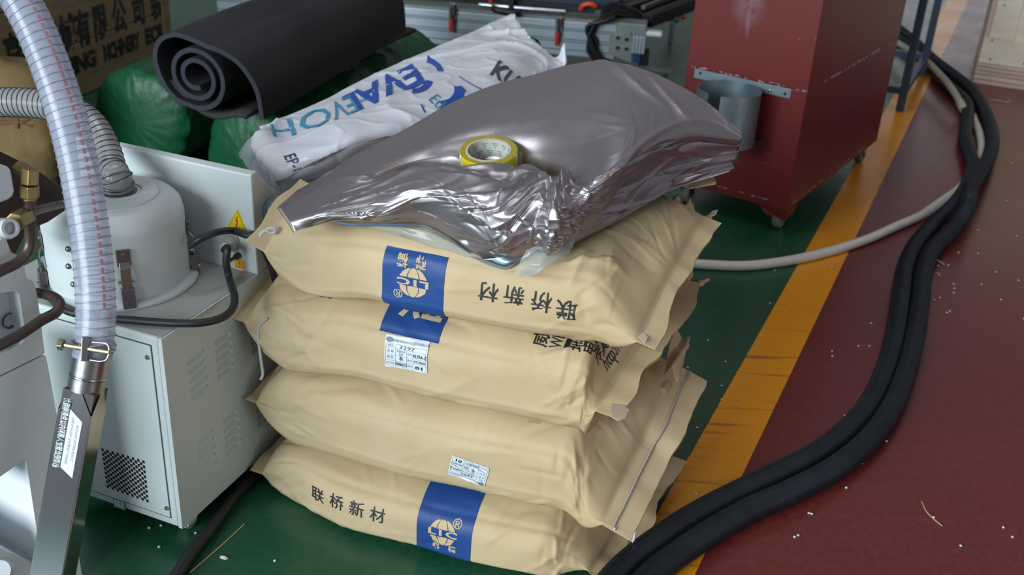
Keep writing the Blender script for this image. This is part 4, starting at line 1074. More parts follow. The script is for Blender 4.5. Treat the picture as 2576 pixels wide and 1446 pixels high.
mb = MB(); mb.cyl(bp - ax * .040 - CD * .006, bp + ax * .022 + CD * .004, .0033, n=12); mb.cyl(bp - ax * .047 - CD * .007, bp - ax * .040 - CD * .006, .0080, n=6); mb.build('clamp_bolt', 'screw', front_hose, bevel=.0005)
mb = MB(); mb.bar(bp - ax * .011 - CD * .017, bp - ax * .013 + CD * .016, .009, .010, up=vdir); mb.build('clamp_block', 'steel_dark', front_hose, bevel=.001)
mb = MB(); mb.tube(crom([bp - ax * .004 - CD * .010, bp + ax * .016 - CD * .008, bp + ax * .021 - CD * .002, bp + ax * .019 + CD * .012, bp + ax * .010 + CD * .016, bp - ax * .006 + CD * .014], 6), .0016, 8); mb.build('clamp_loop', 'steel', front_hose, smooth=True)

# back hose out of the drum
d0 = CFR @ (DR_O + Vector((.004, .014, DR_H + .005)))
zd = (d0 - CP).dot(CF)
bh = [(279, 428), (271, 395), (254, 352), (228, 312), (190, 284), (140, 268), (85, 260), (30, 257), (-40, 258), (-110, 262)]
bpts = [d0, d0 + Vector((-.001, 0, .022))] + [PD(x, y, zd + .006 + .012 * i) for i, (x, y) in enumerate(bh)]
back_hose, bhf, bht = hose('grey_hose', 'smoky spiral wire hose rising from the top of the motor drum', bpts, .0255, 'hose_grey', 'wire_dark', .0105, .0010)
for s0, tl in ((.010, 0), (.022, .002)): ringed(bhf, s0, .0268, .0016, 'clamp_wire', 'steel_dark', back_hose, tl)

# ------------------------------------------------------------------ steel suction lance with sticker
def build_lance():
    topc = PD(231, 893, WD); base = P(74, 1790, 0); base.z = 0.0
    base2 = base + Vector((0, 0, .004))
    d = (base2 - topc); L = d.length; d.normalize()
    view = (CP - (topc + base2) * .5).normalized()
    fx = (view - d * view.dot(d)).normalized(); sx = d.cross(fx)       # fx to camera, sx sideways
    if sx.dot(CR) < 0: sx = -sx
    a = math.radians(22); fx2 = fx * math.cos(a) - sx * math.sin(a); sx2 = sx * math.cos(a) + fx * math.sin(a)
    fx, sx = fx2, sx2
    root = thing('suction_lance', 'polished square steel suction lance leaning before the grey machine, warning sticker on it', 'tool', base)
    fr = Matrix(((sx.x, fx.x, d.x, topc.x), (sx.y, fx.y, d.y, topc.y), (sx.z, fx.z, d.z, topc.z), (0, 0, 0, 1)))
    w = .0240; c0 = .050; c1 = .082
    mb = MB(fr)
    mb.cyl((0, 0, -.004), (0, 0, c0), .0246, n=40); mb.build('round_collar', 'steel_brush', root, smooth=True, auto=40)
    mb = MB(fr); mb.lathe([(.0250, .028), (.0256, .029), (.0256, .031), (.0250, .032)], (0, 0, 0), Vector((0, 0, 1)), 40); mb.build('collar_ring', 'steel', root, smooth=True)
    # square tube: its upper end cut to a V on each face
    pk = [(-w, -w), (w, -w), (w, w), (-w, w)]
    vs = []; fs = []
    for x, y in pk: vs.append((x, y, c0 + .030))
    for i in range(4):
        x0, y0 = pk[i]; x1, y1 = pk[(i + 1) % 4]; vs.append(((x0 + x1) / 2, (y0 + y1) / 2, c0 - .010))
    for x, y in pk: vs.append((x, y, L - .002))
    for i in range(4):
        j = (i + 1) % 4; fs += [(i, 4 + i, 8 + i), (4 + i, j, 8 + j), (4 + i, 8 + j, 8 + i)]
    fs.append((11, 10, 9, 8))
    mb = MB(fr); mb.add(vs, fs); mb.build('square_tube', 'steel', root, bevel=.0022, seg=3)
    mb = MB(fr); mb.box((-w + .002, -w + .002, c0 - .002), (w - .002, w - .002, c0 + .06)); mb.build('inner_throat', 'black', root)
    fs_ = flat(fr @ Vector((0, w + .0006, 0)), sx, d)
    def fn(u, v): return fr @ Vector((u, w + .0008, v))
    s0, s1 = .062, .158
    decal([([(-.0205, s0), (-.006, s0), (-.006, s1), (-.0205, s1)], xf(0, 0))], fn, .05, 'sticker_dark_strip', 'ink', root)
    st = decal([([(-.006, s0 + .012), (.013, s0 + .026), (.013, s1 + .012), (-.006, s1 + .0)], xf(0, 0))], fn, .05, 'sticker_white_strip', 'label', root)
    def fn2(u, v): return fr @ Vector((u, w + .0012, v))
    decal([(text2d('必须把此管放入原料内以免影响吸力', .0085, .015), xf(-.0132, (s0 + s1) / 2, -PI / 2, .74, 1.3))], fn2, .05, 'sticker_print', 'label', root)
    decal([(text2d('PLEASE PUT THIS PIPE INTO THE RAW MATERIAL', .005), xf(.000, (s0 + s1) / 2 + .008, -PI / 2, .62, 1)), (text2d('TO AVOID AFFECTING THE SUCTION', .005), xf(.0075, (s0 + s1) / 2 + .010, -PI / 2, .62, 1))], fn2, .05, 'sticker_print', 'ink_soft', root)
build_lance()

# ------------------------------------------------------------------ grey-white machine at the near corner
MD = Vector((math.cos(math.radians(60)), math.sin(math.radians(60)), 0)); MN = Vector((MD.y, -MD.x, 0)); MO = P(208, 1455, 0); MO.z = 0
def mp(px, py, off=0.0): return PL(px, py, MO + MN * off, MN)
def build_machine():
    root = thing('casting_machine', 'grey-white cast machine frame with brown pipes at the near corner beside the lance', 'machine', MO)
    up_o = [(-60, 588), (0, 586), (12, 590), (19, 612), (28, 634), (42, 641), (56, 652), (62, 672), (67, 702), (80, 705), (87, 714), (92, 735), (101, 795), (110, 868), (113, 888), (0, 944), (-60, 974)]
    hole = [(-60, 745), (0, 737), (42, 731), (49, 742), (56, 790), (62, 832), (61, 852), (52, 866), (25, 880), (-60, 905)]
    mb = MB(); holed(mb, [mp(*q) for q in up_o], [[mp(*q) for q in hole]], MN, .06); fr1 = mb.build('frame_casting', 'machine', root, bevel=.002)
    mb = MB(); mb.add([mp(*q, -.028) for q in [(-75, 735), (70, 722), (75, 880), (-75, 915)]], [(0, 1, 2, 3)]); mb.build('recess_floor', 'machine_in', fr1)
    c = mp(24, 806, -.026); d2 = MN
    mb = MB(); mb.lathe([(.0125, .002), (.0105, .0015), (.0105, -.002), (.0095, -.003), (.0105, -.004), (.0095, -.006), (.0105, -.007), (0.0, -.008)][::-1], c, d2, 24); mb.build('threaded_hole', 'alu_groove', fr1, smooth=True, auto=30)
    lo_o = [(-60, 980), (0, 949), (114, 893), (119, 912), (153, 1100), (185, 1315), (207, 1450), (-60, 1640)]
    tri = [(-60, 1232), (0, 1199), (60, 1157), (66, 1160), (86, 1290), (106, 1424), (98, 1424), (40, 1396), (-60, 1352)]
    lo_o = lo_o[:-1] + [(-60, 1640)] + tri[::-1][:-1] + [(-60, 1232)]
    mb = MB(); holed(mb, [mp(*q) for q in lo_o], [], MN, .17); fr2 = mb.build('lower_frame', 'machine', root, bevel=.002)
    a, b, c_, d_, e = mp(-200, 1240, -.165), mp(82, 1100, -.165), mp(130, 1446, -.165), mp(20, 1560, -.165), mp(-200, 1500, -.165)
    mb = MB(); mb.add([a, b, c_, d_, e], [(0, 1, 2, 3, 4)]); mb.build('recess_floor', 'machine_in', fr2)
    mb = MB(); mb.cyl(mp(2, 1436, -.01), mp(-2, 1436, .022), .020, .016, n=24); mb.build('round_boss', 'machine_in', fr2, smooth=True, auto=40)
    mb = MB(); blk = [(-60, 414), (2, 414), (22, 420), (29, 428), (34, 455), (38, 480), (35, 494), (24, 502), (-60, 536)]
    mb.prism([mp(*q, .03) for q in blk], -MN * .05); mb.build('upper_block', 'machine', root, bevel=.004, seg=3)
    # dark brown tank plate behind the fittings
    mb = MB(); tk = [(-60, 352), (20, 390), (90, 425), (172, 482), (180, 520), (120, 560), (70, 580), (40, 640), (-60, 640)]
    mb.prism([mp(*q, -.10) for q in tk], -MN * .05); mb.build('tank_plate', 'brown_metal', root, bevel=.002)
    def pipe(pts, r, off):
        mb = MB(); mb.tube(crom([mp(x, y, o_) for (x, y), o_ in zip(pts, off)], 10), r, 14); return mb.build('pipe', 'pipe_brown', root, smooth=True)
    pipe([(74, 490), (75, 540), (76, 590), (74, 618), (62, 644), (38, 664), (8, 678), (-50, 708)], .0078, [.03] * 8)
    pipe([(72, 538), (95, 528), (125, 520), (180, 508)], .0062, [.02, .0, -.03, -.08])
    pipe([(94, 737), (118, 741), (142, 752), (150, 766), (140, 786), (104, 806), (50, 842), (0, 868), (-60, 898)], .0080, [-.03, .0, .02, .035, .04, .04, .04, .04, .04])
    def hexnut(p, q, r, mt, name='pipe_fitting', n=6):
        mb = MB(); mb.cyl(p, q, r, n=n); return mb.build(name, mt, root, bevel=.0012)
    hexnut(mp(74, 466, .03), mp(75, 496, .03), .0135, 'brass'); hexnut(mp(74, 496, .03), mp(75, 503, .03), .0095, 'brass', n=16)
    hexnut(mp(76, 424, .03), mp(74, 463, .03), .0125, 'brass'); hexnut(mp(48, 422, .0), mp(76, 440, .03), .0110, 'brass')
    hexnut(mp(36, 560, .05), mp(66, 544, .03), .0135, 'brass')
    hexnut(mp(-20, 578, .03), mp(14, 575, .065), .0165, 'plastic_white', 'white_union'); mb = MB()
    mb.lathe([(.0125, 0), (.0125, .014), (.0085, .014), (.0085, .004), (0, .003)], mp(14, 575, .065), (mp(14, 575, .065) - mp(-20, 578, .03)).normalized(), 20); mb.build('union_end', 'plastic_white', root, smooth=True, auto=30)
build_machine()
# ------------------------------------------------------------------ dark red steel bin on casters
RY = math.radians(-33.09); RA = Vector((math.cos(RY), math.sin(RY), 0)); RB = Vector((-RA.y, RA.x, 0))
RZ = .075; R0 = P(1978, 533, RZ); R0.z = 0
RFR = Matrix.Translation(R0) @ Matrix.Rotation(RY, 4, 'Z')
def rl(p): q = p - R0; return Vector((q.dot(RA), q.dot(RB), q.z))
def rfront(px, py, off=0.0): return rl(PL(px, py, R0 - RB * off, RB))
def rside(px, py): return rl(PL(px, py, R0, RA))
BLOT = rfront(1884, 8)
M['red'] = redpaint()
def build_bin():
    root = thing('steel_bin', 'tall dark red steel bin on casters with a galvanised ring holder', 'bin', R0, RY)
    w = -rfront(1745, 0).x; w2 = -rfront(1716, 300).x; w = (w + w2) / 2; dp = rside(2204, 362).y; ht = .92
    seam = (rfront(1880, 196).z + rside(2148, 164).z) / 2
    mb = MB(RFR); mb.box((-w, 0, RZ), (0, dp, seam - .001)); mb.build('lower_body', 'red', root, bevel=.002)
    mb = MB(RFR); mb.box((-w, 0, seam), (0, dp, ht)); mb.build('upper_body', 'red', root, bevel=.0015)
    mb = MB(RFR); mb.box((-w + .01, .01, ht), (-.01, dp - .01, ht + .012)); mb.build('lid', 'red', root, bevel=.003)
    mb = MB(RFR)
    random.seed(3)
    for i in range(36):
        x = -w * random.random(); l = random.uniform(.002, .010); z = seam + random.uniform(-.003, .004)
        mb.box((x, -.0007, z), (x + l, .0005, z + random.uniform(.001, .003)))
    for i in range(40):
        y = dp * random.betavariate(2, 2); l = random.uniform(.004, .02); mb.box((-.0005, y, seam + random.uniform(-.003, .002)), (.0007, y + l, seam + random.uniform(.002, .004)))
    for i in range(26):
        y = dp * random.uniform(.05, .85); l = random.uniform(.004, .025); mb.box((-.0005, y, RZ + .012 + random.uniform(0, .003)), (.0007, y + l, RZ + .016))
    for i in range(14):
        x = -w * random.uniform(.15, .95); l = random.uniform(.004, .016); mb.box((x, -.0007, RZ + .020 + random.uniform(0, .003)), (x + l, .0005, RZ + .024))
    o = mb.build('weld_scratches', 'scrap', root); o['kind'] = 'stuff'
    for sx, sy in ((-.035, .035), (-.035, dp - .06), (-w + .035, .035), (-w + .035, dp - .06)):
        rear = sy > .1
        mb = MB(RFR)
        if not rear and sx > -.1:
            mb.add([(-.085, 0, RZ), (0, 0, RZ), (0, .085, RZ), (0, .055, RZ - .024), (-.004, .004, RZ - .030), (-.062, 0, RZ - .022)], [(0, 1, 4, 5), (1, 2, 3, 4)])
            mb.build('corner_gusset', 'red', root, solid=.004); mb = MB(RFR)
        cx, cy = sx, sy
        mb.box((cx - .022, cy - .022, RZ - .008), (cx + .022, cy + .022, RZ)); mb.cyl((cx, cy, RZ - .016), (cx, cy, RZ - .008), .014, n=16)
        mb.prism([(cx - .017, cy - .016, RZ - .016), (cx - .017, cy + .018, RZ - .016), (cx - .017, cy + .022, .026), (cx - .017, cy + .006, .024)], (.003, 0, 0))
        mb.prism([(cx + .014, cy - .016, RZ - .016), (cx + .014, cy + .018, RZ - .016), (cx + .014, cy + .022, .026), (cx + .014, cy + .006, .024)], (.003, 0, 0))
        mb.box((cx - .017, cy - .016, RZ - .019), (cx + .017, cy + .018, RZ - .015))
        k = mb.build('caster', 'caster_frame', root, bevel=.001)
        mb = MB(RFR); mb.lathe([(0, -.012), (.010, -.012), (.026, -.012), (.029, -.008), (.029, .008), (.026, .012), (.010, .012), (0, .012)], (cx, cy + .012, .029), Vector((1, 0, 0)), 28); mb.build('caster_wheel', 'caster', k, smooth=True, auto=40)
        mb = MB(RFR); mb.cyl((cx - .020, cy + .012, .029), (cx + .020, cy + .012, .029), .005, n=10); mb.build('axle_bolt', 'steel', k)
    # bracket strip with holes and the split ring
    a, b = rfront(1748, 181), rfront(1990, 239)
    z = (a.z + b.z) / 2; hh = .0135
    mb = MB(RFR); mb.box((a.x, -.004, z - hh), (b.x, 0, z + hh)); st = mb.build('bracket_strip', 'zinc', root, bevel=.0006)
    for px, py in ((1763, 183), (1976, 235)):
        c = rfront(px, py); mb = MB(RFR); mb.cyl((c.x, -.0046, c.z), (c.x, -.0040, c.z), .0042, n=14); mb.build('bolt_hole', 'hole', st)
    c = rfront(1938, 226); mb = MB(RFR); mb.lathe([(.0055, .004), (.005, .007), (.003, .0085), (0, .009)], (c.x, 0, c.z), Vector((0, -1, 0)), 14); mb.build('strip_bolt', 'screw', st, smooth=True)
    cx = rfront(1836, 230, .09).x; R = .091; zt = rfront(1836, 238, .09).z + .018; zb = zt - .155; cy = -.004 - R
    # opening faces the room, a little left of the middle
    n = 64; g0, g1 = math.radians(-106), math.radians(-81)
    mb = MB(RFR); pts = []
    def q(t, r, zz): return (cx + math.cos(t) * r, cy + math.sin(t) * r, zz)
    vs = []; fs = []; N = 72; t0 = g1; t1 = g0 + 2 * PI
    for i in range(N + 1):
        t = lerp(t0, t1, i / N)
        vs += [q(t, R, zb), q(t, R, zt), q(t, R - .0022, zt), q(t, R - .0022, zb)]
    for i in range(N):
        for k in range(4): fs.append((4 * i + k, 4 * i + (k + 1) % 4, 4 * i + 4 + (k + 1) % 4, 4 * i + 4 + k))
    fs += [(0, 1, 2, 3), (4 * N + 3, 4 * N + 2, 4 * N + 1, 4 * N)]
    mb.add(vs, fs); ring = mb.build('ring_holder', 'zinc', root, smooth=True, auto=40)
    mb = MB(RFR); mb.prism([(cx + .02, -.001, zb - .003), (cx + .115, -.001, zb - .003), (cx + .06, -.05, zb - .003), (cx - .01, -.07, zb - .003)], (0, 0, .003)); mb.build('holder_shelf', 'brown_metal', ring)
build_bin()

# ------------------------------------------------------------------ blue-grey steel stand
def build_stand():
    a = P(2263, 279); b = P(2318, 190); a.z = b.z = 0
    d = (b - a).normalized(); n = Vector((d.y, -d.x, 0)); L = (b - a).length; wid = .55
    root = thing('steel_stand', 'blue-grey square tube stand with two visible legs behind the red bin', 'stand', a, math.atan2(d.y, d.x) - PI / 2)
    fr = Matrix.Translation(a) @ Matrix.Rotation(math.atan2(d.y, d.x) - PI / 2, 4, 'Z')
    s = .0155; H = 1.2
    for x, y in ((0, 0), (0, L), (-wid, 0), (-wid, L)):
        mb = MB(fr); mb.box((x - s, y - s, 0), (x + s, y + s, H)); mb.build('leg', 'stand', root, bevel=.002)
    for p, q_, z in (((-s, 0), (-wid + s, 0), .085), ((-s, L), (-wid + s, L), .085), ((0, s), (0, L - s), .085), ((-wid, s), (-wid, L - s), .085), ((-s, 0), (-wid + s, 0), H - .015), ((-s, L), (-wid + s, L), H - .015), ((0, s), (0, L - s), H - .015), ((-wid, s), (-wid, L - s), H - .015)):
        mb = MB(fr); mb.bar((p[0], p[1], z), (q_[0], q_[1], z), .028, .028); mb.build('crossbar', 'stand', root, bevel=.002)
build_stand()

# ------------------------------------------------------------------ pale plywood crate
def build_crate():
    a = P(2446, 207); a.z = 0; b = P(2576, 226); b.z = 0; d = (b - a).normalized(); ang = math.atan2(d.y, d.x)
    root = thing('plywood_crate', 'pale plywood crate standing on the dark red floor beyond the black hoses', 'crate', a, ang)
    fr = Matrix.Translation(a) @ Matrix.Rotation(ang, 4, 'Z'); W_, D_, H_ = .95, .7, .85
    mb = MB(fr); mb.box((0, -.006, 0), (W_, D_, .092)); mb.build('base_board', 'ply_edge', root, bevel=.002)
    mb = MB(fr)
    for z in (.018, .040, .058, .076): mb.box((.0005, -.0068, z), (W_ - .0005, -.0055, z + .004))
    o = mb.build('ply_layers', 'wood_old', root); o['kind'] = 'stuff'
    mb = MB(fr); mb.box((.012, .012, .092), (W_ - .012, D_ - .012, H_)); mb.build('panel', 'wood', root)
    mb = MB(fr); mb.box((.004, 0, .094), (W_, .012, .205)); mb.build('cleat', 'wood_pale', root, bevel=.0015)
    mb = MB(fr); mb.box((.022, -.001, .206), (.125, .011, H_)); mb.build('cleat', 'wood_pale', root, bevel=.0015)
    mb = MB(fr); mb.box((.002, .0005, .094), (.021, D_ - .01, H_)); mb.build('side_panel', 'ply_edge', root, bevel=.001)
    mb = MB(fr); mb.box((W_ - .125, -.001, .206), (W_, .011, H_)); mb.build('cleat', 'wood_pale', root, bevel=.0015)
    mb = MB(fr); mb.box((.126, -.001, H_ - .1), (W_ - .126, .011, H_)); mb.build('cleat', 'wood_pale', root, bevel=.0015)
    mb = MB(fr); mb.box((0, 0, H_), (W_, D_, H_ + .015)); mb.build('crate_lid', 'wood', root, bevel=.002)
    for px, py in ((2527, 13), (2496, 101), (2491, 149), (2576, 160)):
        c = PL(px, py, a, fr.to_3x3() @ Vector((0, 1, 0))); q = fr.inverted() @ c
        mb = MB(fr); mb.cyl((q.x, -.0022, q.z), (q.x, -.0010, q.z), .004, n=10); mb.build('nail', 'brown_metal', root)
build_crate()

# ------------------------------------------------------------------ hoses on the red floor
def ribbed(name, label, pts, r, m_, pitch=.0056, amp=.0011, cat='hose', n=16):
    path = resample(crom(pts, 16), pitch / 2)
    mb = MB(); mb.tube(path, r, n, rf=lambda i: r + (amp if i % 2 else -amp)); o = mb.build(name, m_, smooth=True)
    return tag(o, label, cat)
rb = .024
def fl(pts, r): return [P(x, y, z if z else r) for x, y, z in [(q + (0,))[:3] for q in pts]]
ribbed('black_hose', 'left one of the two thick black corrugated hoses on the dark red floor', fl([(2205, 60), (2268, 104), (2330, 156), (2372, 204), (2404, 232), (2432, 262), (2434, 305), (2428, 345), (2438, 385), (2448, 420, .040), (2432, 470, .056), (2402, 515, .056), (2352, 560, .034), (2300, 622), (2276, 680), (2268, 740), (2255, 830), (2230, 925), (2185, 1020), (2120, 1092), (2040, 1150), (1950, 1195), (1850, 1243), (1750, 1296), (1660, 1355), (1590, 1408), (1545, 1452), (1500, 1510)], rb), rb, 'hose_black')
ribbed('black_hose', 'right one of the two thick black corrugated hoses, bulging out beside the plywood crate', fl([(2225, 48), (2290, 96), (2348, 150), (2400, 190), (2440, 222), (2468, 262), (2488, 305), (2497, 350), (2488, 395, .045), (2462, 440, .080), (2440, 480, .104), (2434, 520, .080), (2397, 575, .040), (2344, 630), (2322, 690), (2316, 750), (2302, 840), (2280, 930), (2240, 1030), (2180, 1112), (2095, 1180), (1990, 1236), (1890, 1280), (1800, 1330), (1710, 1390), (1640, 1446), (1590, 1500)], rb), rb, 'hose_black')
rw = .0135
ribbed('white_hose', 'long white ribbed hose running from the kraft stack across stripe and red floor', fl([(1690, 650), (1735, 661), (1790, 666), (1880, 668), (1980, 656), (2080, 634), (2180, 602), (2260, 567), (2320, 540), (2370, 505), (2415, 472, .016), (2450, 425, .016), (2468, 380), (2464, 335), (2450, 300), (2448, 292)], rw), rw, 'hose_white', .004, .0004)
ribbed('cream_hose', 'cream ribbed hose curving along the black hoses past the steel stand', fl([(2235, 95, .06), (2275, 118, .07), (2325, 150, .072), (2362, 184, .07), (2392, 220, .066), (2412, 252, .055), (2424, 275, .03)], rw), rw, 'hose_cream', .004, .0004)
mb = MB(); mb.cyl(P(2414, 256, .048), P(2424, 276, .03), .0165, n=16); tag(mb.build('hose_joint', 'tape_paper', smooth=True, auto=40), 'taped joint at the near end of the cream hose', 'hose joint')

# ------------------------------------------------------------------ green wrapped rolls
def green_roll(px, py, ex, label, seed, L=1.05, r=.17):
    a = P(px, py, r); b = P(*ex, r); d = (b - a); d.z = 0; d.normalize(); s = Vector((d.y, -d.x, 0)); up = Vector((0, 0, 1))
    root = thing('wrapped_roll', label, 'roll', (a.x, a.y, 0), 0, 'green wrapped rolls')
    def f(u, v):
        w = 2 * PI * v
        if u < .16: t = u / .16; rr = r * (1 - (1 - t) ** 2.2) ** .5 * (1 if t > 0 else 0) ; rr = max(rr, .012); x = -.05 * (1 - t) ** .0 * (1 - t) + 0 * t
        elif u > .93: t = (1 - u) / .07; rr = max(.012, r * (1 - (1 - t) ** 2.2) ** .5); x = L + .04 * (1 - t)
        else: rr = r; x = lerp(0, L, (u - .16) / .77)
        near = sm(.35, .05, u)
        pl = near * (.012 * noise.noise(Vector((math.cos(w) * 2.4, math.sin(w) * 2.4 + seed, u * 6))) + .007 * noise.noise(Vector((math.cos(w) * 6, math.sin(w) * 6 + seed, u * 9))))
        p = a + d * x + (s * math.cos(w) + up * math.sin(w)) * rr
        h = .012 * nz(p, 6, seed) + .007 * rid(p, 9, seed) ** 3 + .004 * nz(p, 20, seed)
        p = p + (s * math.cos(w) + up * math.sin(w)) * ((h + pl) * min(1, rr / .06) - .006) 
        p.z = max(.002, p.z); return p
    mb = MB(); mb.grid(f, 130, 120, closev=True); mb.f.append(tuple(range(120))); mb.mi.append(0); mb.f.append(tuple(130 * 120 + i for i in range(120))); mb.mi.append(0); body = mb.build('roll_wrap', 'green_film', root, smooth=True)
    random.seed(int(seed * 7)); it = []
    def fn(u, v): 
        p = f(.16 + u / L * .77, v / (2 * PI * r)); c = a + d * (p - a).dot(d); return p + (p - c).normalized() * .003
    for i in range(3):
        u0 = .12 + .26 * i; v0 = (PI * .36) * r + random.uniform(-.01, .03)
        for j in range(3): it.append((text2d('EPE', .022, .02), xf(u0 + random.uniform(-.006, .006), v0 + .016 * j, PI / 2, 1, .6)))
    o = decal(it, fn, .02, 'faded_stamp', 'green_ink', root); o['kind'] = 'stuff'
    return root
green_roll(650, 402, (1000, 190), 'green film wrapped roll lying between the black mat and the white printed bag', 2.4)
green_roll(362, 300, (700, 128), 'green film wrapped roll next to the stencilled wooden crate, under the black mat', 5.9)

# ------------------------------------------------------------------ rolled black foam mat
def build_mat():
    zc = .465; a = P(497, 205, zc); b = P(905, 30, zc); d = b - a; d.z = 0; d.normalize(); s = Vector((d.y, -d.x, 0)); up = Vector((0, 0, 1)); L = 1.02
    root = thing('foam_mat', 'loosely rolled thick black foam mat lying on the green wrapped rolls', 'mat', (a.x, a.y, .34), 0)
    prof = []
    for i in range(70):                                   # inner spiral
        t = i / 69; w = math.radians(lerp(650, -100, t)); r = lerp(.030, .088, t); prof.append((r * math.cos(w) - .004, r * math.sin(w) * .97 + .012))
    q = crom([Vector((x, y, 0)) for x, y in [prof[-1], (-.070, -.058), (-.108, -.015), (-.122, .048), (-.102, .095), (-.055, .117), (-.005, .111), (.04, .099), (.08, .090), (.125, .068), (.160, .028), (.178, -.012), (.186, -.072)]], 8)
    prof.extend((v.x, v.y) for v in q[1:])
    th = .0125; n = len(prof); nl = []
    for i in range(n):
        x0, y0 = prof[max(0, i - 1)]; x1, y1 = prof[min(n - 1, i + 1)]; l = math.hypot(x1 - x0, y1 - y0) or 1; nl.append((-(y1 - y0) / l * th / 2, (x1 - x0) / l * th / 2))
    ring = [(x + nx, y + ny) for (x, y), (nx, ny) in zip(prof, nl)] + [(x - nx, y - ny) for (x, y), (nx, ny) in reversed(list(zip(prof, nl)))]
    m_ = len(ring); K = 40; vs = []; fs = []
    for j in range(K + 1):
        t = j / K
        for x, y in ring:
            wv = .006 * nz((x * 3, t * 3, y * 3), 1, 4)
            lift = 0.0
            xx = x * (1 - .10 * t) - max(0, x - .06) * .42 * t
            p = a + s * (xx + wv) + up * (y * (1 + .04 * t) + wv + .02 * math.sin(PI * t) * max(0, y) * 4) + d * (L * t + .035 * (x > .13) * (1 - t) * 0)
            vs.append(p)
    for j in range(K):
        for i in range(m_): fs.append((j * m_ + i, j * m_ + (i + 1) % m_, (j + 1) * m_ + (i + 1) % m_, (j + 1) * m_ + i))
    mb = MB(); mb.add(vs, fs)
    for i in range(n - 1):
        for base in (0, K * m_): mb.f.append((base + i, base + i + 1, base + m_ - 2 - i, base + m_ - 1 - i)); mb.mi.append(1)
    mb.build('rolled_sheet', ['foam', 'foam_edge'], root, smooth=True, auto=50)
    # bottom turn that lies flat and sticks out either side
    mb = MB(); q = [(-.140, .030), (-.105, -.020), (-.058, -.060), (.0, -.092), (.05, -.094), (.095, -.080), (.125, -.082)]
    q = [(v.x, v.y) for v in crom([Vector((x, y, 0)) for x, y in q], 6)]
    mb.grid(lambda u, v: a + s * (q[int(round(v * (len(q) - 1)))][0]) + up * (q[int(round(v * (len(q) - 1)))][1] + .01 * math.sin(3 * u)) + d * (.02 + 1.06 * u), 20, len(q) - 1)
    mb.build('loose_end', 'foam', root, smooth=True, solid=.012)
build_mat()

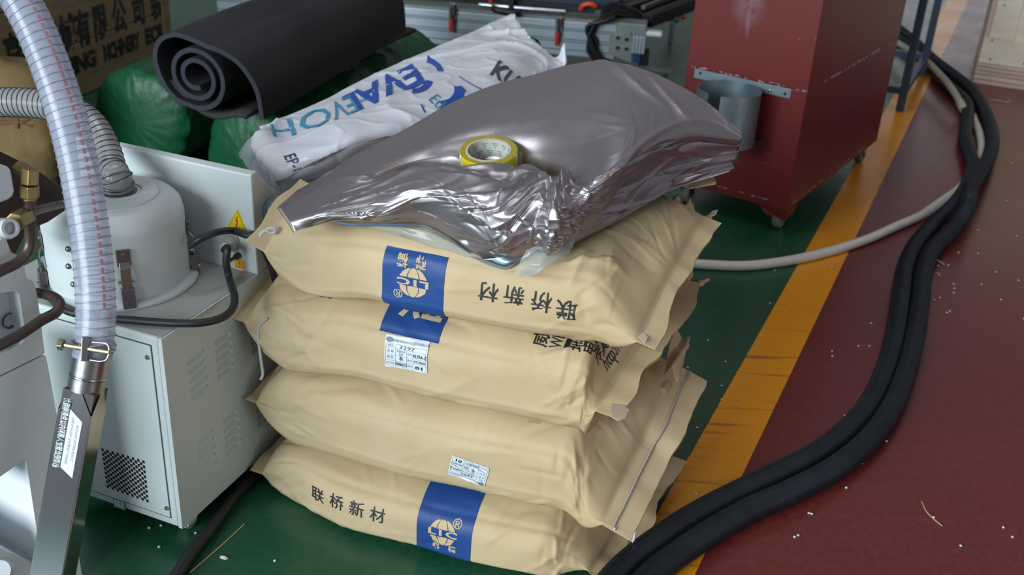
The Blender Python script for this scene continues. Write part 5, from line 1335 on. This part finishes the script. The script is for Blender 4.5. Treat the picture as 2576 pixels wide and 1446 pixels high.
# ------------------------------------------------------------------ aluminium machine at the back
def build_alu():
    zb = .15; a = P(985, 101, zb); b = P(1618, 157, zb); a.z = b.z = zb
    d = (b - a); Lr = d.length; d.normalize(); ang = math.atan2(d.y, d.x); A0 = Vector((a.x, a.y, 0))
    fr = Matrix.Translation(A0) @ Matrix.Rotation(ang, 4, 'Z'); n = fr.to_3x3() @ Vector((0, 1, 0))
    root = thing('profile_machine', 'long aluminium profile beam machine with red toggle clamps behind the white bag', 'machine', A0, ang)
    def at(px, py, off=0.0): return fr.inverted() @ PL(px, py, A0 - n * off, n)
    zt = at(1180, 32).z; h = zt - zb; xe = at(1548, 110).x
    x0 = -.75
    mb = MB(fr); mb.box((x0, 0, zb), (xe, .085, zt)); beam = mb.build('profile_beam', 'alu', root, bevel=.003)
    for f in (.16, .40, .47, .72, .78):
        mb = MB(fr); mb.box((x0 + .001, -.0008, zb + h * f), (xe - .001, .001, zb + h * f + .0035)); mb.build('profile_groove', 'alu_groove', beam)
    mb = MB(fr); mb.box((x0, .004, zt), (xe, .09, zt + .010)); mb.build('top_rail', 'alu_grey', root, bevel=.002)
    for xa, xb in ((at(1200, 2).x, at(1276, 10).x), (at(1290, 10).x, at(1420, 28).x)):
        mb = MB(fr); mb.cyl((xa, .045, zt + .026), (xb, .045, zt + .026), .009, n=14); mb.build('round_rail', 'steel', root, smooth=True, auto=40)
    xc = at(1283, 10).x
    mb = MB(fr); mb.box((xc - .010, .030, zt + .010), (xc + .010, .062, zt + .075)); mb.build('rail_clamp', 'black', root, bevel=.002)
    mb = MB(fr); mb.box((x0, .085, zt + .018), (xe - .10, .11, zt + .045)); mb.build('black_rail', 'black', root, bevel=.002)
    mb = MB(fr); mb.box((at(1240, 0).x, .11, zt + .03), (at(1555, 10).x, .75, zt + .16)); mb.build('navy_cover', 'navy', root, bevel=.004)
    for px, py in ((1140, 22), (1408, 56)):
        c = at(px, py)
        mb = MB(fr); mb.box((c.x - .016, -.008, c.z - .055), (c.x + .016, 0, c.z + .025)); mb.box((c.x - .010, -.026, c.z - .02), (c.x - .006, -.004, c.z + .02)); mb.box((c.x + .006, -.026, c.z - .02), (c.x + .010, -.004, c.z + .02))
        k = mb.build('toggle_clamp', 'steel_dark', root, bevel=.001)
        mb = MB(fr); mb.cyl((c.x, -.02, c.z + .018), (c.x - .003, -.025, c.z - .04), .006, n=10); mb.build('clamp_lever', 'steel', k, smooth=True, auto=40)
        mb = MB(fr); mb.cyl((c.x - .002, -.024, c.z - .036), (c.x - .004, -.026, c.z - .088), .0095, .008, n=12); mb.build('clamp_grip', 'red_grip', k, smooth=True, auto=40)
    hp_ = [at(1242, 20, .0), at(1246, 24, .03), at(1272, 30, .034), at(1300, 34, .03), at(1304, 32, .0)]
    mb = MB(fr); mb.tube(crom(hp_, 8), .013, 12); mb.build('pull_handle', 'black', root, smooth=True)
    # end assembly
    e0, e1 = at(1548, 120).x, at(1635, 120).x
    mb = MB(fr); mb.box((xe, -.004, zt - .045), (at(1627, 70).x, .09, zt + .012)); mb.build('end_cap', 'alu_grey', root, bevel=.005)
    mb = MB(fr); pl = [at(1534, 82, .012), at(1586, 82, .012), at(1590, 92, .012), at(1588, 160, .012), at(1532, 136, .012), at(1531, 120, .012)]
    mb.prism([(p.x, -.012, p.z) for p in pl], (0, .010, 0)); pla = mb.build('end_plate', 'alu_grey', root, bevel=.002)
    for px, py in ((1554, 94), (1576, 98), (1553, 119), (1575, 122)):
        c = at(px, py, .012); mb = MB(fr); mb.cyl((c.x, -.020, c.z), (c.x, -.010, c.z), .0075, n=12); mb.build('plate_bolt', 'steel', pla, smooth=True, auto=40)
    c0_, c1_ = at(1592, 90), at(1622, 135)
    mb = MB(fr); mb.box((c0_.x, -.01, c1_.z), (c1_.x, .07, c0_.z)); 
    for i in range(4): x = lerp(c0_.x, c1_.x, (i + .5) / 4); mb.box((x - .004, -.016, c1_.z), (x + .004, -.01, c0_.z))
    mb.build('air_cylinder', 'alu', root, bevel=.002)
    q0, q1 = at(1590, 72), at(1668, 76)
    mb = MB(fr); mb.box((at(1560, 72).x, .0, q0.z - .028), (q1.x, .05, q0.z - .006)); mb.build('white_arm', 'plastic_white', root, bevel=.010, seg=3)
    mb = MB(fr); b0_ = at(1600, 145); mb.box((b0_.x - .012, .0, b0_.z - .02), (b0_.x + .02, .03, b0_.z + .022)); mb.build('blue_plug', 'blue_plug', root, bevel=.003)
    mb = MB(fr); b0_ = at(1620, 140); mb.box((b0_.x - .02, .01, b0_.z - .045), (b0_.x + .02, .05, b0_.z + .02)); mb.build('cable_connector', 'black', root, bevel=.004)
    # frame below and behind
    for x in (x0 + .05, -.05, .55, xe - .05):
        mb = MB(fr); mb.box((x - .03, .10, 0), (x + .03, .16, zb + .06)); mb.build('support_foot', 'black', root, bevel=.003)
    mb = MB(fr); mb.box((x0, .088, zb - .02), (xe - .08, .17, zb + .06)); mb.build('under_frame', 'black', root, bevel=.003)
    # slanting black beams behind the end
    mb = MB(fr); e = at(1560, 60); mb.bar((e.x - .02, .12, zt + .02), (e.x + .45, 1.0, zt + .05), .07, .06); mb.build('slanting_beam', 'black', root, bevel=.003)
    mb = MB(fr); mb.bar((e.x + .10, .12, zt + .00), (e.x + .62, 1.1, zt + .04), .05, .05); mb.build('slanting_beam', 'black', root, bevel=.003)
    mb = MB(fr); mb.bar((e.x + .08, .10, zt + .055), (e.x + .52, 1.0, zt + .085), .018, .018); mb.build('slanting_rod', 'steel_dark', root, bevel=.003)
    mb = MB(fr); mb.bar((e.x - .02, .2, zt + .055), (e.x + .30, .95, zt + .075), .05, .012); mb.build('slanting_rail', 'alu_grey', root, bevel=.003)
    # air tubes
    t = [at(1457, 31, .0), at(1462, 22, .01), at(1474, 17, .012), at(1488, 18, .01), at(1496, 23, .0)]
    t = [Vector((p.x, p.y + .05, p.z)) for p in t]
    mb = MB(fr); mb.tube(crom(t, 8), .009, 10); mb.build('air_tube', 'orange_tube', root, smooth=True)
    t = [at(1231, 10), at(1231, 2), at(1233, -12)]; mb = MB(fr); mb.tube([Vector((p.x, p.y + .03, p.z)) for p in t], .008, 8); mb.build('air_tube', 'orange_tube', root, smooth=True)
    return root, at, fr
alu_root, alu_at, AFR = build_alu()
def build_coil():
    root = thing('cable_coil', 'coil of black cable hung over the end of the aluminium beam', 'cable coil', AFR @ Vector((alu_at(1500, 100).x, -.03, .15)))
    random.seed(5)
    for i in range(7):
        j = lambda: random.uniform(-.008, .008)
        k = i * .012
        base = [(1512 + 4 * i, 45), (1500 - 3 * i, 62), (1482 + 2 * i, 96), (1486 + 3 * i, 128), (1506 + 4 * i, 160), (1525 + 7 * i, 186)]
        fw = [Vector((alu_at(x, y).x + j(), -.018 - .012 * (i % 3), alu_at(x, y).z + j() * .5)) for x, y in base]
        tp = [(1518 + 5 * i, 26 + 3 * i), (1545 + 3 * i, 20 + 5 * i), (1580 + 2 * i, 36 + 4 * i), (1606, 52 + 3 * i)]
        bk = [Vector((alu_at(x, y).x + j(), .05 + .03 * q, alu_at(x, y).z)) for q, (x, y) in enumerate(tp)]
        pts = list(reversed(fw)) + bk
        mb = MB(AFR); mb.tube(crom(pts, 8), .0075, 8); mb.build('cable_loop', 'black', root, smooth=True)
build_coil()
c = P(1632, 180, .03); mb = MB(); d = Vector((1, -.3, 0)).normalized(); e = Vector((.3, 1, 0)).normalized()
gt = thing('plastic_tray', 'bright green plastic tray on the floor under the cable connector', 'tray', (c.x, c.y, 0))
mb.prism([c - d * .10 - e * .05, c + d * .06 - e * .05, c + d * .08 + e * .05, c - d * .08 + e * .06], Vector((0, 0, -.029))); mb.build('tray_body', 'green_tray', gt, bevel=.004)
mb = MB(); mb.prism([c - d * .02 + Vector((0, 0, .001)) + e * .01, c + d * .09 + e * .01 + Vector((0, 0, .001)), c + d * .09 + e * .06 + Vector((0, 0, .001)), c - d * .02 + e * .06 + Vector((0, 0, .001))], Vector((0, 0, .004))); mb.build('metal_plate', 'alu_grey', gt)
# loose air fitting with an orange tube beyond the beam
p0 = P(1692, 48, .10)
ft = thing('air_fitting', 'small metal air fitting with an orange tube left of the red bin', 'fitting', (p0.x, p0.y, 0))
mb = MB(); mb.cyl(P(1676, 44, .10), P(1706, 50, .10), .018, n=10); mb.cyl(P(1692, 55, .10), Vector((P(1692, 55, .10).x, P(1692, 55, .10).y, 0)), .012, n=8); mb.build('fitting_body', 'zinc', ft, bevel=.002)
mb = MB(); mb.tube(crom([P(1719, 44, .11), P(1712, 22, .13), P(1706, 2, .15), P(1700, -25, .16)], 8), .013, 10); mb.build('air_tube', 'orange_tube', ft, smooth=True)

# ------------------------------------------------------------------ old stencilled boards and the brown sack at the back left
def build_boards():
    a = P(193, 249); b = P(436, 142); a.z = b.z = 0; d = (b - a).normalized(); ang = math.atan2(d.y, d.x)
    root = thing('stencilled_crate', 'old wooden crate side with smudged black stencil writing at the back left', 'crate', a, ang)
    fr = Matrix.Translation(a) @ Matrix.Rotation(ang, 4, 'Z'); L = (b - a).length
    n = fr.to_3x3() @ Vector((0, 1, 0))
    def at(px, py): return fr.inverted() @ PL(px, py, a, n)
    z = 0.0
    for i, h in enumerate((.20, .185, .22, .20)):
        mb = MB(fr); mb.box((-1.6, 0, z + .003), (L - .055, .02, z + h)); mb.build('plank', 'wood_old', root, bevel=.003)
        z += h
    mb = MB(fr); mb.box((L - .054, -.004, 0), (L, .3, z)); mb.build('corner_post', 'wood_old', root, bevel=.003)
    mb = MB(fr); mb.box((-1.6, .021, 0), (L - .055, .3, z - .01)); mb.build('crate_body', 'wood_old', root)
    fx = lambda u, v: fr @ Vector((u, -.0012, v))
    l0 = at(300, 132); l1 = at(420, 70)
    it = []
    zc = at(355, 100).z; hgt = abs(at(300, 110).z - at(300, 152).z)
    for w_, xa, xb, yy in (('NANJING', 92, 243, 160), ('MCHINERY', 257, 353, 120), ('EQUI', 364, 426, 82)):
        u0, u1 = at(xa, yy).x, at(xb, yy).x
        me = text2d(w_, hgt * 1.35, .05, spacing=.86); wd = max(v.co.x for v in me.vertices) - min(v.co.x for v in me.vertices)
        it.append((me, xf((u0 + u1) / 2, zc, 0, (u1 - u0) / wd, 1)))
    it.append((text2d('MADE', hgt * 1.35, .05), xf(at(40, 250).x, zc)))
    zc2 = at(300, 45).z; h2 = abs(at(230, 10).z - at(230, 100).z)
    for ch, px in (('机', 120), ('械', 165), ('有', 205), ('限', 250), ('公', 300), ('司', 350), ('装', 398), ('南', 60), ('京', 20)):
        it.append((text2d(ch, h2 * .95, .035), xf(at(px, 45).x, zc2, 0, .75, 1.15)))
    decal(it, fx, .2, 'stencil_writing', 'ink', root)
build_boards()
def build_sack():
    c = P(38, 470, 0); c.z = 0
    root = thing('brown_sack', 'brown paper sack with faded red print standing behind the smoky hose', 'sack', c)
    H = .40
    def f(u, v):
        w = 2 * PI * v; t = u
        rx, ry = .17, .11
        k = (1 - max(0, (t - .72) / .28) ** 2.5) ** .5 if t > .72 else 1
        k *= .93 + .10 * math.sin(PI * min(1, t / .8))
        x = math.copysign(abs(math.cos(w)) ** .6, math.cos(w)) * rx * k; y = math.copysign(abs(math.sin(w)) ** .6, math.sin(w)) * ry * max(.06, k)
        p = c + Vector((x + .03 * t, y, H * t)); q = Vector((x, y, 0)); h = .010 * nz(p, 8, 3) + .006 * rid(p, 12, 5) ** 2
        return p + (q.normalized() if q.length > 1e-5 else Vector()) * h
    mb = MB(); mb.grid(f, 60, 70, closev=True); mb.f.append(tuple(60 * 70 + i for i in range(70))); mb.mi.append(0)
    mb.build('sack_body', 'sack', root, smooth=True)
    def fn(u, v):
        p = f(v / H, .75 + u / .8); return p + Vector((0, -.004, 0))
    decal([(text2d('聚', .08, .01), xf(.03, .26)), (text2d('25', .06, .01), xf(-.08, .20))], fn, .02, 'red_print', 'red_smudge', root)
build_sack()

# ------------------------------------------------------------------ spilled pellets and scraps on the floor
PEL = [(2411, 635), (2460, 637), (2505, 684), (2562, 705), (2469, 715), (2386, 667), (2360, 668), (2358, 687), (2363, 691), (2335, 706), (2399, 714), (2401, 725), (2399, 736), (2365, 748), (2350, 754), (2518, 753), (2389, 782), (2382, 786), (2331, 788), (2315, 801), (2324, 818), (2192, 813), (2187, 870), (2160, 870), (2576, 801),
       (2093, 883), (2094, 895), (2126, 1045), (2233, 1069), (2230, 1109), (2190, 1132), (2168, 1164), (2129, 1226), (2035, 1290), (2042, 1292), (1999, 1350), (2008, 1346), (2349, 1301), (2417, 1372), (2524, 1326), (2547, 1350), (2460, 579), (2557, 593),
       (1949, 680), (2093, 671), (1937, 762), (1975, 785), (1781, 856), (1825, 909), (1730, 924), (1869, 942), (1815, 970), (1815, 1005), (1857, 1004), (1753, 1075), (2532, 505), (2545, 410), (2262, 277), (2332, 560),
       (691, 1410), (400, 1375), (492, 1340), (405, 1321), (375, 1327), (1016, 1361), (1752, 1240)]
pr = None; PO = []
for i, (x, y) in enumerate(PEL):
    p = P(x, y, .002)
    if pr is None:
        mb = MB(); mb.lathe([(0, -.0019), (.0018, -.0016), (.0027, -.0006), (.0027, .0006), (.0018, .0016), (0, .0019)], (0, 0, 0), Vector((0, 0, 1)), 12)
        pr = mb.build('pellet', 'pellet', smooth=True); o = pr
    else: o = dup(pr)
    o.location = (p.x, p.y, .002)
    PO.append((o, Vector((p.x, p.y, 0)), x, y))
LM = [('the pale straw on the red floor', 2345, 1300), ('the curled clear scrap beside the black hoses', 2362, 657), ('the short clear scrap by the right black hose', 2337, 718),
      ('the clear shred before the plywood crate', 2515, 254), ('the near caster of the red bin', 1968, 582), ('the white chip on the green floor', 563, 1401), ('the near caster of the grey cabinet', 450, 1345),
      ('the rear caster of the red bin', 2190, 425), ('the floor corner of the bottom kraft bag', 1560, 1440), ('the spot where the black hoses cross', 2436, 478), ('the taped joint of the cream hose', 2420, 268), ('the flared sewn corner of the second kraft bag', 1750, 960)]
ORD = ['nearest', 'second nearest', 'third nearest', 'fourth nearest', 'fifth nearest', 'sixth nearest', 'seventh nearest', 'eighth nearest', 'ninth nearest', 'tenth nearest', 'eleventh nearest', 'twelfth nearest', 'thirteenth nearest', 'fourteenth nearest', 'fifteenth nearest', 'sixteenth nearest', 'seventeenth nearest', 'eighteenth nearest', 'nineteenth nearest', 'twentieth nearest']
RK = {}
for nm, lx, ly in LM:
    c = P(lx, ly)
    for r, q in enumerate(sorted(PO, key=lambda q: (q[1] - c).length)):
        if q[0] not in RK or r < RK[q[0]][0]: RK[q[0]] = (r, nm)
for o, p, x, y in PO:
    r, nm = RK[o]
    tag(o, 'tiny white plastic pellet, %s to %s' % (ORD[min(r, 19)], nm), 'pellet', 'white pellets spilled on the floor')
def scrap(name, label, px, r, mt, cat):
    mb = MB(); mb.tube(crom([P(x, y, r) for x, y in px], 6), r, 6); tag(mb.build(name, mt, smooth=True, auto=60), label, cat)
scrap('straw', 'thin pale straw curving on the dark red floor', [(2319, 1261), (2330, 1285), (2350, 1306), (2371, 1323)], .0012, 'straw', 'straw')
scrap('straw', 'thin brown straw on the green floor beside the floor cable', [(478, 1440), (530, 1395), (570, 1360), (614, 1318)], .0012, 'straw', 'straw')
scrap('plastic_scrap', 'curled clear plastic scrap right of the black hoses', [(2350, 655), (2362, 657), (2375, 665)], .0035, 'scrap', 'scrap')
scrap('plastic_scrap', 'short clear plastic scrap close against the right black hose', [(2332, 710), (2337, 718), (2343, 724)], .0035, 'scrap', 'scrap')
scrap('plastic_scrap', 'thin clear plastic shred on the red floor before the plywood crate', [(2490, 255), (2500, 252), (2518, 254), (2530, 258), (2538, 250), (2542, 256), (2534, 257)], .0025, 'scrap', 'scrap')
mb = MB(); c = P(563, 1401, .003); mb.add([c + Vector(q) for q in ((-.009, .004, -.002), (.004, .004, -.002), (.010, -.002, -.002), (.003, -.006, -.002), (-.007, -.002, -.002), (-.003, .0, .004), (.004, -.001, .003))], [(0, 1, 2, 3, 4), (0, 5, 6, 1), (1, 6, 2), (2, 6, 3), (3, 6, 5, 4), (4, 5, 0)])
tag(mb.build('white_chip', 'chip', bevel=.001), 'white chip of plastic on the green floor in front of the kraft stack', 'chip')
